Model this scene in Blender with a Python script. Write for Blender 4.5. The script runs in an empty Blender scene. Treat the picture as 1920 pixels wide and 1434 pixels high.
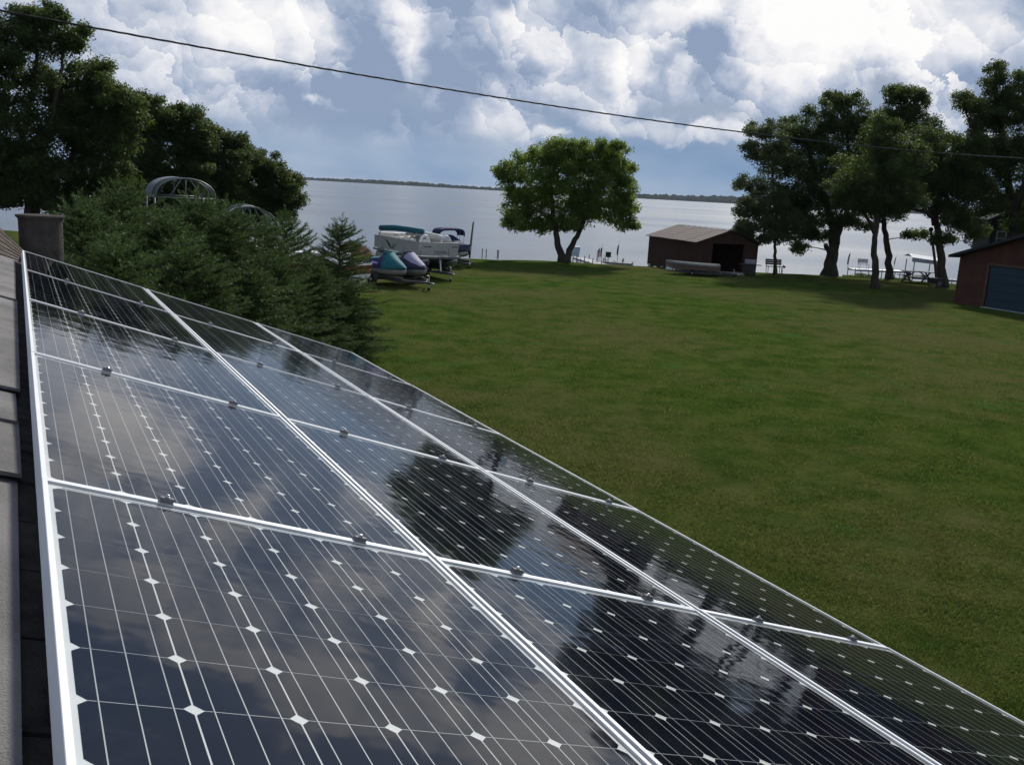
import bpy, math, random
import numpy as np
from mathutils import Vector, Matrix

# ------------------------------------------------------------------ camera
scene = bpy.context.scene
col = scene.collection
EYE = Vector((0.0, 0.0, 4.6))
FPX = 1753.86                                  # focal length in photograph pixels (1920 wide)
CW = Matrix(((0.99847995, 0.05511609, 0.0),
             (0.01111027, -0.20127292, 0.97947219),
             (0.05398468, -0.97798335, -0.20157933)))
cam = bpy.data.cameras.new('camera')
cam.sensor_width = 36.0
cam.lens = 36.0 * FPX / 1920.0
cam.clip_start = 0.05
cam.clip_end = 30000.0
camo = bpy.data.objects.new('camera', cam)
col.objects.link(camo)
camo.matrix_world = Matrix(((CW[0][0], -CW[0][1], -CW[0][2], EYE.x),
                            (CW[1][0], -CW[1][1], -CW[1][2], EYE.y),
                            (CW[2][0], -CW[2][1], -CW[2][2], EYE.z),
                            (0, 0, 0, 1)))
scene.camera = camo
scene.render.engine = 'CYCLES'
scene.cycles.use_denoising = True
scene.cycles.max_bounces = 6
scene.cycles.diffuse_bounces = 3
scene.cycles.glossy_bounces = 3
scene.cycles.transparent_max_bounces = 8
scene.cycles.sample_clamp_indirect = 6.0
vs = scene.view_settings
vs.view_transform = 'Standard'
vs.look = 'None'
vs.exposure = 0.0
vs.gamma = 1.0
vs.use_curve_mapping = False

# ------------------------------------------------------------------ node helper
class G:
    def __init__(s, nt):
        s.nt = nt
        nt.nodes.clear()
    def n(s, t, **props):
        nd = s.nt.nodes.new('ShaderNode' + t)
        for k, v in props.items():
            setattr(nd, k, v)
        return nd
    def put(s, sock, v):
        if v is None:
            return
        if hasattr(v, 'is_output'):
            s.nt.links.new(v, sock)
        else:
            if sock.type == 'RGBA' and len(v) == 3:
                v = (*v, 1.0)
            sock.default_value = v
    def m(s, op, a, b=None, c=None, clamp=False):
        nd = s.n('Math', operation=op, use_clamp=clamp)
        s.put(nd.inputs[0], a); s.put(nd.inputs[1], b); s.put(nd.inputs[2], c)
        return nd.outputs[0]
    def v(s, op, a, b=None, scale=None):
        nd = s.n('VectorMath', operation=op)
        s.put(nd.inputs[0], a); s.put(nd.inputs[1], b)
        if scale is not None:
            s.put(nd.inputs['Scale'], scale)
        return nd.outputs['Value'] if op in ('LENGTH', 'DOT_PRODUCT', 'DISTANCE') else nd.outputs['Vector']
    def mix(s, f, a, b, blend='MIX'):
        nd = s.n('Mix', data_type='RGBA', blend_type=blend)
        s.put(nd.inputs['Factor'], f); s.put(nd.inputs['A'], None)
        s.put(nd.inputs[6], a); s.put(nd.inputs[7], b)
        return nd.outputs[2]
    def smooth(s, x, lo, hi, a=0.0, b=1.0):
        nd = s.n('MapRange', interpolation_type='SMOOTHSTEP')
        s.put(nd.inputs[0], x)
        for i, q in enumerate((lo, hi, a, b)):
            s.put(nd.inputs[i + 1], q)
        return nd.outputs[0]
    def lin(s, x, lo, hi, a=0.0, b=1.0):
        nd = s.n('MapRange')
        s.put(nd.inputs[0], x)
        for i, q in enumerate((lo, hi, a, b)):
            s.put(nd.inputs[i + 1], q)
        return nd.outputs[0]
    def noise(s, vec, scale, detail=3.0, rough=0.5, dist=0.0, col=False):
        nd = s.n('TexNoise')
        s.put(nd.inputs['Vector'], vec); s.put(nd.inputs['Scale'], scale)
        s.put(nd.inputs['Detail'], detail); s.put(nd.inputs['Roughness'], rough)
        s.put(nd.inputs['Distortion'], dist)
        return nd.outputs['Color'] if col else nd.outputs['Fac']

def ray(px, py):
    d = CW @ Vector((px - 960.0, py - 717.0, FPX))
    return d.normalized()

# ------------------------------------------------------------------ sky
SUN_AZ, SUN_EL = 16.0, 40.0
world = bpy.data.worlds.new('World')
scene.world = world
world.use_nodes = True
g = G(world.node_tree)
tc = g.n('TexCoord')
D = g.v('NORMALIZE', tc.outputs['Generated'])
sp = g.n('SeparateXYZ'); g.put(sp.inputs[0], D)
DEG = 57.29578
az = g.m('MULTIPLY', g.m('ARCTAN2', sp.outputs[0], sp.outputs[1]), DEG)
el = g.m('MULTIPLY', g.m('ARCSINE', sp.outputs[2]), DEG)
sky = g.n('TexSky', sky_type='NISHITA', sun_disc=False)
sky.sun_elevation = math.radians(SUN_EL)
sky.sun_rotation = math.radians(SUN_AZ)
sky.air_density = 1.3
sky.dust_density = 2.0
sky.ozone_density = 2.0
# lumpy wander of the direction so that no cloud keeps a clean outline
wn = g.v('SUBTRACT', g.noise(D, 13.0, 7.0, 0.60, 0.0, True), (0.5, 0.5, 0.5))
cxyz = g.n('CombineXYZ'); g.put(cxyz.inputs[0], az); g.put(cxyz.inputs[1], el)
Q = g.v('MULTIPLY', g.v('ADD', cxyz.outputs[0], g.v('SCALE', wn, scale=5.5)), (1, 1, 0))
P = g.v('ADD', D, g.v('SCALE', wn, scale=0.085))
SUNW = Vector((0.50, 0.10, 0.85)).normalized()
def puff(scale):
    vo = g.n('TexVoronoi', feature='F1')
    g.put(vo.inputs['Vector'], P)
    vo.inputs['Scale'].default_value = scale
    vo.inputs['Detail'].default_value = 0.0
    side = g.v('DOT_PRODUCT', g.v('SUBTRACT', P, vo.outputs['Position']), tuple(SUNW * scale))
    side = g.m('MULTIPLY', side, g.smooth(vo.outputs['Distance'], 0.80, 0.35, 0.80, 1.10))   # no hard creases between puffs
    return g.m('SUBTRACT', 0.5, vo.outputs['Distance']), side

def azel(px, py):
    d = ray(px, py)
    return math.degrees(math.atan2(d.x, d.y)), math.degrees(math.asin(d.z))

# the big cloud masses of this afternoon: direction, half-size (degrees), thickness, brightness
BL = [  # px, py, rx, ry (photo pixels), thickness, brightness
    (230, 60, 200, 130, .12, .10), (480, 60, 120, 80, .12, .24), (440, 170, 90, 40, .08, .14), (590, 60, 60, 70, .10, .26),
    (690, 100, 70, 130, .12, -.48), (590, 190, 150, 45, .10, -.34), (690, 235, 150, 22, .12, -.34), (770, 70, 42, 100, .12, .30),
    (860, 110, 55, 110, .12, -.40), (940, 190, 80, 70, .10, .02), (1020, 50, 75, 60, .12, .36), (1080, 130, 60, 50, .10, .16),
    (1130, 60, 60, 70, .02, -.16), (1185, 130, 45, 55, .12, .36), (1120, 195, 90, 40, .10, .22), (1270, 40, 95, 40, .12, .38),
    (1320, 110, 80, 60, .10, -.34), (1285, 140, 30, 30, .12, .34), (1490, 110, 90, 120, .12, .46), (1680, 50, 190, 100, .12, .52),
    (1600, 150, 70, 50, .08, -.28), (1840, 150, 110, 60, .08, -.16), (620, 207, 48, 13, .18, .46), (1010, 257, 44, 11, .18, .46),
    (1270, 240, 170, 26, .14, .34), (1250, 305, 240, 36, -.25, -.10), (330, 255, 160, 30, .06, -.25), (800, 290, 220, 30, .03, .04),
]
k = DEG / FPX
BL = [(*azel(px, py), rx * k, ry * k, th, br) for px, py, rx, ry, th, br in BL]
# higher up (seen in the panels) the cloud breaks: azimuth, elevation, half-sizes in degrees
BL += [(-8, 21, 9, 5, -.34, -.1), (9, 17, 7, 3.2, -.22, -.15), (-15, 12.5, 5, 2.2, .1, .25), (2, 13.2, 4, 2.0, .1, .2), (14, 12, 5, 2.5, .1, .3), (22, 20, 9, 6, -.25, 0.0)]
thick = bright = None
for (a0, e0, rx, ry, th, br) in BL:
    v = g.v('MULTIPLY', g.v('SUBTRACT', Q, (a0, e0, 0)), (1 / rx, 1 / ry, 0))
    w = g.smooth(g.v('LENGTH', v), 1.40, 0.30)
    thick = g.m('MULTIPLY_ADD', w, th, thick if thick is not None else 0.0)
    bright = g.m('MULTIPLY_ADD', w, br, bright if bright is not None else 0.0)
p1, l1 = puff(10.0)
p2, l2 = puff(25.0)
Dz = g.v('MULTIPLY', D, (1, 1, 1.45))                  # flatter, shelving masses
low = g.noise(Dz, 6.0, 2.0, 0.5)
nA = g.noise(g.v('ADD', Dz, g.v('SCALE', wn, scale=0.03)), 10.0, 6.0, 0.56)
nB = g.noise(g.v('ADD', g.v('ADD', Dz, tuple(SUNW * 0.016)), g.v('SCALE', wn, scale=0.03)), 10.0, 6.0, 0.56)
d0 = g.m('ADD', g.m('MULTIPLY_ADD', p1, 0.20, low), g.m('MULTIPLY_ADD', p2, 0.05, thick))
d0 = g.m('MULTIPLY_ADD', g.m('SUBTRACT', nA, 0.5), 0.30, d0)
d0 = g.m('ADD', d0, g.smooth(el, 1.0, 8.0, -0.06, 0.10))
d0 = g.m('ADD', d0, g.smooth(el, 13.0, 34.0, 0.0, -0.14))   # the deck breaks up overhead
cover = g.smooth(d0, 0.415, 0.525)
lit = g.m('MULTIPLY_ADD', l1, 0.37, 0.34)
lit = g.m('MULTIPLY_ADD', l2, 0.22, lit)
lit = g.m('MULTIPLY_ADD', g.m('SUBTRACT', nA, nB), 1.5, lit)
lit = g.m('ADD', lit, g.m('MULTIPLY', g.m('SUBTRACT', low, 0.5), 0.7))
lit = g.m('ADD', lit, bright)
lit = g.m('ADD', lit, g.lin(el, 2.0, 12.0, -0.14, 0.10))
rp = g.n('ValToRGB')
g.put(rp.inputs[0], lit)
cr = rp.color_ramp
cr.elements[0].position = 0.05; cr.elements[0].color = (0.27, 0.35, 0.50, 1)
cr.elements[1].position = 1.0; cr.elements[1].color = (1.02, 1.01, 1.0, 1)
for p, c in ((0.28, (0.41, 0.48, 0.62)), (0.50, (0.63, 0.67, 0.76)), (0.74, (0.88, 0.88, 0.91))):
    e = cr.elements.new(p); e.color = (*c, 1)
# clear air between the clouds, thick blue-grey rain veil towards the horizon
STR = 0.10
air = g.v('SCALE', sky.outputs[0], scale=STR * 0.55)
air = g.mix(0.60, air, (0.13, 0.24, 0.50))
veil = g.mix(g.smooth(g.noise(g.v('MULTIPLY', D, (1, 1, 2.2)), 6.0, 3.0, 0.5), 0.33, 0.66), (0.20, 0.32, 0.51), (0.34, 0.44, 0.59))
air = g.mix(g.smooth(el, 9.0, 1.0), air, veil)
c = g.mix(g.m('MULTIPLY', cover, g.smooth(el, 1.6, 4.6, 0.06, 0.97)), air, rp.outputs[0])
bg = g.n('Background')
g.put(bg.inputs[0], g.v('SCALE', c, scale=1.0 / STR))
bg.inputs[1].default_value = STR
wo = g.n('OutputWorld')
g.nt.links.new(bg.outputs[0], wo.inputs[0])
world.cycles.sampling_method = 'MANUAL'
world.cycles.sample_map_resolution = 1024

# ------------------------------------------------------------------ sun, veiled by the cloud
sl = bpy.data.lights.new('sun', 'SUN')
sl.energy = 4.0
sl.angle = math.radians(6)
sl.color = (1.0, 0.95, 0.86)
so = bpy.data.objects.new('sun', sl)
col.objects.link(so)
sd = Vector((math.sin(math.radians(SUN_AZ)) * math.cos(math.radians(SUN_EL)),
             math.cos(math.radians(SUN_AZ)) * math.cos(math.radians(SUN_EL)), math.sin(math.radians(SUN_EL))))
so.rotation_euler = sd.to_track_quat('Z', 'Y').to_euler()
so.location = (0, 0, 40)

# ================================================================== helpers
rng = np.random.default_rng(7)
def S(r, gg, b):                                # sRGB 0-255 -> linear
    f = lambda c: (c / 255 / 12.92) if c <= 10.3 else ((c / 255 + 0.055) / 1.055) ** 2.4
    return (f(r), f(gg), f(b))

def at(px, py, depth):                          # a point of the photograph at a given distance ahead
    d = ray(px, py)
    return EYE + d * (depth / d.y)

class MB:
    """collects shapes for one mesh"""
    def __init__(s):
        s.v = []; s.f = []
    def add(s, vs_, fs):
        o = len(s.v)
        s.v += [tuple(p) for p in vs_]
        s.f += [tuple(i + o for i in f) for f in fs]
        return s
    def box(s, c, d, rot=None):
        x, y, z = d[0] / 2, d[1] / 2, d[2] / 2
        vs_ = [Vector((a * x, b * y, e * z)) for e in (-1, 1) for b in (-1, 1) for a in (-1, 1)]
        if rot is not None:
            vs_ = [rot @ p for p in vs_]
        vs_ = [p + Vector(c) for p in vs_]
        return s.add(vs_, [(0, 2, 3, 1), (4, 5, 7, 6), (0, 1, 5, 4), (2, 6, 7, 3), (0, 4, 6, 2), (1, 3, 7, 5)])
    def bar(s, p, q, w, h, up=(0, 0, 1)):        # a rectangular bar between two points
        p, q = Vector(p), Vector(q)
        a = (q - p).normalized(); u = Vector(up)
        r = a.cross(u)
        if r.length < 1e-4:
            r = a.cross(Vector((1, 0, 0)))
        r.normalize(); u = r.cross(a)
        vs_ = []
        for o in (p, q):
            vs_ += [o + r * (i * w / 2) + u * (j * h / 2) for i, j in ((-1, -1), (1, -1), (1, 1), (-1, 1))]
        return s.add(vs_, [(0, 1, 2, 3), (7, 6, 5, 4), (0, 4, 5, 1), (1, 5, 6, 2), (2, 6, 7, 3), (3, 7, 4, 0)])
    def path(s, pts, r, n=8, cap=True):          # round tube along points; r a number or a list
        pts = [Vector(p) for p in pts]
        rs = r if isinstance(r, (list, tuple)) else [r] * len(pts)
        rings = []; ref = None
        for i, p in enumerate(pts):
            t = (pts[min(i + 1, len(pts) - 1)] - pts[max(i - 1, 0)]).normalized()
            if ref is None:
                ref = t.cross(Vector((0, 0, 1)))
                if ref.length < 1e-3:
                    ref = t.cross(Vector((1, 0, 0)))
            ref = (ref - t * ref.dot(t)).normalized()
            b = t.cross(ref)
            rings.append([p + (ref * math.cos(6.28318 * k / n) + b * math.sin(6.28318 * k / n)) * rs[i] for k in range(n)])
        return s.loft(rings, cap)
    def loft(s, rings, cap=True, closed=True):
        n = len(rings[0]); vs_ = [p for r in rings for p in r]; fs = []
        for i in range(len(rings) - 1):
            for k in range(n if closed else n - 1):
                a, b = i * n + k, i * n + (k + 1) % n
                fs.append((a, b, b + n, a + n))
        if cap:
            fs.append(tuple(range(n))[::-1]); fs.append(tuple(range((len(rings) - 1) * n, len(rings) * n)))
        return s.add(vs_, fs)
    def lathe(s, prof, c=(0, 0, 0), n=16, axis='z'):   # prof: (radius, height)
        rings = []
        for r, h in prof:
            ring = []
            for k in range(n):
                a, b = r * math.cos(6.28318 * k / n), r * math.sin(6.28318 * k / n)
                p = {'z': (a, b, h), 'x': (h, a, b), 'y': (b, h, a)}[axis]
                ring.append(Vector(c) + Vector(p))
            rings.append(ring)
        return s.loft(rings)
    def prism(s, poly, z0, z1):                  # polygon in xy, extruded
        n = len(poly)
        vs_ = [(x, y, z0) for x, y in poly] + [(x, y, z1) for x, y in poly]
        return s.add(vs_, [tuple(range(n))[::-1], tuple(range(n, 2 * n))] + [(i, (i + 1) % n, n + (i + 1) % n, n + i) for i in range(n)])
    def mesh(s, name):
        me = bpy.data.meshes.new(name)
        me.from_pydata(s.v, [], s.f); me.update()
        return me
    def build(s, name, mat, parent=None, smooth=False, bevel=0.0, loc=None):
        me = s.mesh(name)
        if smooth:
            me.polygons.foreach_set('use_smooth', [True] * len(me.polygons))
        me.materials.append(mat)
        return link(name, me, parent, bevel, loc)

def link(name, me, parent=None, bevel=0.0, loc=None):
    o = bpy.data.objects.new(name, me)
    col.objects.link(o)
    if parent is not None:
        o.parent = parent
    if loc is not None:
        o.location = loc
    if bevel:
        b = o.modifiers.new('bevel', 'BEVEL'); b.width = bevel; b.segments = 2; b.limit_method = 'ANGLE'
    return o

def tag(o, label=None, cat=None, group=None, kind=None):
    for k, q in (('label', label), ('category', cat), ('group', group), ('kind', kind)):
        if q:
            o[k] = q
    return o

def thing(name, label, cat, loc=(0, 0, 0), rz=0.0, group=None):
    o = bpy.data.objects.new(name, None)
    col.objects.link(o)
    o.location = loc; o.rotation_euler = (0, 0, rz)
    o.empty_display_size = 0.2
    return tag(o, label, cat, group)

def np_mesh(name, V, F, mat, smooth=False):      # big meshes straight from arrays (all faces the same size)
    V = np.asarray(V, np.float32); F = np.asarray(F, np.int32)
    me = bpy.data.meshes.new(name)
    me.vertices.add(len(V)); me.vertices.foreach_set('co', V.ravel())
    k = F.shape[1]
    me.loops.add(F.size); me.loops.foreach_set('vertex_index', F.ravel())
    me.polygons.add(len(F)); me.polygons.foreach_set('loop_start', np.arange(0, F.size, k, dtype=np.int32))
    if smooth:
        me.polygons.foreach_set('use_smooth', np.ones(len(F), bool))
    me.update(calc_edges=True)
    me.materials.append(mat)
    return me

# ------------------------------------------------------------------ materials
MATS = {}
def mat(name, c, rough=0.6, metal=0.0, var=0.18, scale=3.0, bump=0.0, bscale=40.0, spec=0.4, c2=None, stretch=(1, 1, 1), coat=0.0, wpos=False):
    if name in MATS:
        return MATS[name]
    m = bpy.data.materials.new(name); m.use_nodes = True
    k = G(m.node_tree)
    if wpos:
        vec = k.n('NewGeometry').outputs['Position']
    else:
        vec = k.n('TexCoord').outputs['Object']
    vec = k.v('MULTIPLY', vec, stretch)
    nz = k.noise(vec, scale, 5.0, 0.6)
    lo = tuple(x * (1 - var) for x in c); hi = tuple(min(1, x * (1 + var)) for x in (c2 or c))
    p = k.n('BsdfPrincipled')
    k.put(p.inputs['Base Color'], k.mix(k.smooth(nz, 0.3, 0.7), lo, hi))
    k.put(p.inputs['Roughness'], k.m('MULTIPLY_ADD', nz, 0.18, rough - 0.09, clamp=True))
    p.inputs['Metallic'].default_value = metal
    p.inputs['Specular IOR Level'].default_value = spec
    p.inputs['Coat Weight'].default_value = coat
    if bump:
        b = k.n('Bump'); b.inputs['Strength'].default_value = bump; b.inputs['Distance'].default_value = 0.02
        k.put(b.inputs['Height'], k.noise(vec, bscale, 4.0, 0.6)); k.put(p.inputs['Normal'], b.outputs[0])
    o = k.n('OutputMaterial'); k.nt.links.new(p.outputs[0], o.inputs[0])
    MATS[name] = m
    return m

def leaf_mat(name, dark, light, trans, tw=0.35):
    m = bpy.data.materials.new(name); m.use_nodes = True
    k = G(m.node_tree)
    ge = k.n('NewGeometry')
    big = k.noise(ge.outputs['Position'], 0.9, 2.0, 0.5)
    f = k.m('ADD', k.m('MULTIPLY', ge.outputs['Random Per Island'], 0.55), k.smooth(big, 0.35, 0.65, 0.0, 0.45))
    c = k.mix(f, dark, light)
    p = k.n('BsdfPrincipled'); k.put(p.inputs['Base Color'], c)
    p.inputs['Roughness'].default_value = 0.6; p.inputs['Specular IOR Level'].default_value = 0.25
    t = k.n('BsdfTranslucent'); k.put(t.inputs[0], k.mix(f, tuple(0.7 * x for x in trans), trans))
    x = k.n('MixShader'); x.inputs[0].default_value = tw
    k.nt.links.new(p.outputs[0], x.inputs[1]); k.nt.links.new(t.outputs[0], x.inputs[2])
    o = k.n('OutputMaterial'); k.nt.links.new(x.outputs[0], o.inputs[0])
    MATS[name] = m
    return m

def grass_mat(name, blade):
    m = bpy.data.materials.new(name); m.use_nodes = True
    k = G(m.node_tree)
    ge = k.n('NewGeometry'); pos = ge.outputs['Position']
    a = k.noise(pos, 0.09, 5.0, 0.58); b = k.noise(pos, 0.9, 5.0, 0.68); d = k.noise(pos, 7.0, 3.0, 0.7)
    green = k.mix(k.smooth(b, 0.32, 0.7), (0.026, 0.052, 0.009), (0.060, 0.086, 0.017))
    dry = k.mix(k.smooth(d, 0.3, 0.7), (0.058, 0.064, 0.021), (0.088, 0.084, 0.034))
    c = k.mix(k.smooth(k.m('ADD', k.m('MULTIPLY', a, 0.65), k.m('MULTIPLY', b, 0.35)), 0.42, 0.62), green, dry)
    # a few bright clover patches with a shape of their own
    cl = k.noise(pos, 0.55, 3.0, 0.5)
    c = k.mix(k.smooth(cl, 0.62, 0.70, 0.0, 0.6), c, (0.040, 0.092, 0.024))
    if blade:
        c = k.mix(k.m('MULTIPLY', ge.outputs['Random Per Island'], 0.5), k.v('MULTIPLY', c, (1.45, 1.42, 1.4)), (0.135, 0.160, 0.048))
        c = k.mix(k.m('MULTIPLY', k.m('GREATER_THAN', ge.outputs['Random Per Island'], k.smooth(a, 0.35, 0.6, 0.985, 0.89)), 0.7), c, (0.20, 0.18, 0.09))
    p = k.n('BsdfPrincipled'); k.put(p.inputs['Base Color'], c)
    p.inputs['Roughness'].default_value = 0.9; p.inputs['Specular IOR Level'].default_value = 0.0
    o = k.n('OutputMaterial')
    if blade:
        t = k.n('BsdfTranslucent'); k.put(t.inputs[0], k.v('MULTIPLY', c, (1.25, 1.35, 1.0)))
        x = k.n('MixShader'); x.inputs[0].default_value = 0.45
        k.nt.links.new(p.outputs[0], x.inputs[1]); k.nt.links.new(t.outputs[0], x.inputs[2]); k.nt.links.new(x.outputs[0], o.inputs[0])
        return m
    bu = k.n('Bump'); bu.inputs['Strength'].default_value = 0.9; bu.inputs['Distance'].default_value = 0.05
    k.put(bu.inputs['Height'], k.m('ADD', k.noise(pos, 9.0, 6.0, 0.75), k.m('MULTIPLY', b, 0.6))); k.put(p.inputs['Normal'], bu.outputs[0])
    k.nt.links.new(p.outputs[0], o.inputs[0])
    return m

def water_mat():
    m = bpy.data.materials.new('lake_water'); m.use_nodes = True
    k = G(m.node_tree)
    pos = k.n('NewGeometry').outputs['Position']
    wind = k.noise(k.v('MULTIPLY', pos, (0.25, 1.0, 1.0)), 0.020, 4.0, 0.55)
    h = k.m('ADD', k.noise(k.v('MULTIPLY', pos, (0.5, 1.0, 1.0)), 0.9, 4.0, 0.6), k.m('MULTIPLY', k.noise(k.v('MULTIPLY', pos, (0.6, 1, 1)), 4.5, 2.0, 0.5), 0.25))
    bu = k.n('Bump'); bu.inputs['Distance'].default_value = 0.35
    k.put(bu.inputs['Strength'], k.smooth(wind, 0.35, 0.65, 0.22, 0.34)); k.put(bu.inputs['Height'], h)
    p = k.n('BsdfPrincipled')
    p.inputs['Base Color'].default_value = (0.085, 0.105, 0.120, 1)
    k.put(p.inputs['Roughness'], k.smooth(wind, 0.35, 0.65, 0.19, 0.27)); p.inputs['IOR'].default_value = 1.333
    p.inputs['Specular IOR Level'].default_value = 0.5
    k.put(p.inputs['Normal'], bu.outputs[0])
    o = k.n('OutputMaterial'); k.nt.links.new(p.outputs[0], o.inputs[0])
    return m

# ================================================================== ground and lake
WATER = -1.6
def shore(x):                                    # where the lawn breaks to the bank
    return 65.6 + 0.9 * math.sin(x * 0.11) + 0.5 * math.sin(x * 0.31 + 1.0) + (0.010 * (x - 12) ** 2 if x > 12 else 0.0) * 0.6
def gz(x, y):
    s_ = shore(max(-90, min(90, x)))
    z = 0.05 * math.sin(x * 0.13) * math.sin(y * 0.11 + 0.6) + 0.02 * math.sin(x * 0.7 + y * 0.5)
    t = y - s_
    if t > -3:
        u = min(1.0, (t + 3) / 9.0)
        z -= (u * u * (3 - 2 * u)) * 3.2
        if t > 6:
            z -= min(3.0, (t - 6) * 0.04)
    far = 3260 - 0.06 * x
    if y > far - 160:
        u = min(1.0, (y - far + 160) / 220.0)
        z += u * (6.0 + (4.0 * max(0.0, min(1.0, (x + 200) / 1100.0))))
    return z
def breaks(dense, step, far_, mult):
    a = [0.0]; d = step
    while a[-1] < far_:
        if a[-1] >= dense:
            d *= mult
        a.append(a[-1] + d)
    return a
xp = breaks(60, 1.5, 9000, 1.35); xs_ = [-q for q in xp[:0:-1]] + xp
ys_ = [-q for q in breaks(12, 3, 3000, 1.7)[:0:-1]] + breaks(84, 1.2, 2950, 1.25)
ys_ += [3000 + 20 * i for i in range(24)] + [3600, 4200, 6000, 9000, 14000]
ys_ = sorted(set(ys_))
V = [(x, y, gz(x, y)) for y in ys_ for x in xs_]
nx = len(xs_)
F = [(j * nx + i, j * nx + i + 1, (j + 1) * nx + i + 1, (j + 1) * nx + i) for j in range(len(ys_) - 1) for i in range(nx - 1)]
M_GRASS = grass_mat('lawn_ground', False)
ground = link('lawn', np_mesh('lawn', V, F, M_GRASS, True))
tag(ground, kind='structure')
wm = MB().add([(-9000, 55, WATER), (9000, 55, WATER), (9000, 9000, WATER), (-9000, 9000, WATER)], [(0, 1, 2, 3)])
tag(wm.build('lake', water_mat()), kind='structure')

# far wooded shore, one mass
def woods():
    ico_v = []; ico_f = []
    t = (1 + 5 ** .5) / 2
    iv = np.array([(-1, t, 0), (1, t, 0), (-1, -t, 0), (1, -t, 0), (0, -1, t), (0, 1, t), (0, -1, -t), (0, 1, -t), (t, 0, -1), (t, 0, 1), (-t, 0, -1), (-t, 0, 1)]) / 1.902
    it = np.array([(0, 11, 5), (0, 5, 1), (0, 1, 7), (0, 7, 10), (0, 10, 11), (1, 5, 9), (5, 11, 4), (11, 10, 2), (10, 7, 6), (7, 1, 8), (3, 9, 4), (3, 4, 2), (3, 2, 6), (3, 6, 8), (3, 8, 9), (4, 9, 5), (2, 4, 11), (6, 2, 10), (8, 6, 7), (9, 8, 1)])
    VV = []; FF = []; o = 0
    r = np.random.default_rng(3)
    for i in range(5200):
        x = r.uniform(-2600, 2600); far = 3260 - 0.06 * x
        row = r.integers(0, 4)
        y = far - 118 + row * 24 + r.uniform(-9, 9)
        h = r.uniform(4.6, 6.4) * (1 + 0.75 * max(0.0, min(1.0, (x + 200) / 1100.0))) * (0.85 + 0.25 * (math.sin(x * 0.011) * 0.5 + 0.5)) * (1 + 0.15 * row)
        w = h * r.uniform(0.6, 1.1)
        z0 = gz(x, y)
        P_ = iv * np.array([w, w, h]) * (1 + r.uniform(-0.22, 0.22, (12, 1))) + np.array([x, y, z0 + h * 0.75])
        VV.append(P_); FF.append(it + o); o += 12
    return np.concatenate(VV), np.concatenate(FF)
wv, wf = woods()
M_FAR = mat('far_foliage', (0.026, 0.042, 0.030), 0.9, 0, 0.35, 0.03, spec=0.0, wpos=True)
tag(link('far_woods', np_mesh('far_woods', wv, wf, M_FAR)), 'dark wooded far shore across the lake', 'woods', kind='stuff')

# grass blades over the lawn in front of the house (nobody could count them)
def blades():
    r = np.random.default_rng(11)
    n = 900000
    d = 6.0 * (60.0 / 6.0) ** r.random(n)               # denser near the house, thinning out with distance
    t = r.uniform(-0.26, 0.74, n)
    x = t * d; y = d
    e = x * 0.8828 + y * 0.4697                         # the house covers the lawn up-slope of its eave
    keep = (e > 3.05) & (r.random(n) < np.clip((46 - d) / 30.0, 0, 1)) & (y < 46)
    x, y, d = x[keep], y[keep], d[keep]; n = len(x)
    z = 0.05 * np.sin(x * 0.13) * np.sin(y * 0.11 + 0.6) + 0.02 * np.sin(x * 0.7 + y * 0.5) - 0.006
    w = 0.0030 + 0.00040 * d; h = r.uniform(0.022, 0.050, n) * (1 + 0.35 * (r.random(n) > 0.95))
    pa = np.sin(x * 2.3 + 1.7 * np.sin(y * 1.1)) * np.sin(y * 2.9 + 1.3 * np.sin(x * 1.7)) + 0.6 * np.sin(x * 5.1 + y * 3.7) * np.sin(y * 6.3 - x * 2.2)
    h = h * np.clip(1.0 + 0.42 * pa, 0.45, 1.8)             # tufts and thin spots
    an = r.uniform(0, 6.283, n); lean = r.uniform(0.2, 1.3, n) * h; la = r.uniform(0, 6.283, n)
    V = np.empty((n, 3, 3), np.float32)
    V[:, 0] = np.stack([x - np.cos(an) * w, y - np.sin(an) * w, z], 1)
    V[:, 1] = np.stack([x + np.cos(an) * w, y + np.sin(an) * w, z], 1)
    V[:, 2] = np.stack([x + np.cos(la) * lean, y + np.sin(la) * lean, z + h], 1)
    return V.reshape(-1, 3), np.arange(n * 3).reshape(-1, 3)
bv, bf = blades()
tag(link('grass', np_mesh('grass', bv, bf, grass_mat('grass_blades', True))), 'short mown green grass of the lawn', 'grass', kind='stuff')

# ================================================================== the house roof under the camera
O_ = EYE + Vector((-4.17859, 7.87732, -0.71479))      # far ridge-side corner of the panel array
EY = Vector((-0.46974, 0.88280, -0.00414)).normalized(); EX = Vector((0.83806, 0.44445, -0.31642))
EX = (EX - EY * EX.dot(EY)).normalized(); EN = EX.cross(EY)
ROOF = Matrix(((EX.x, EY.x, EN.x, O_.x), (EX.y, EY.y, EN.y, O_.y), (EX.z, EY.z, EN.z, O_.z), (0, 0, 0, 1)))
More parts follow.
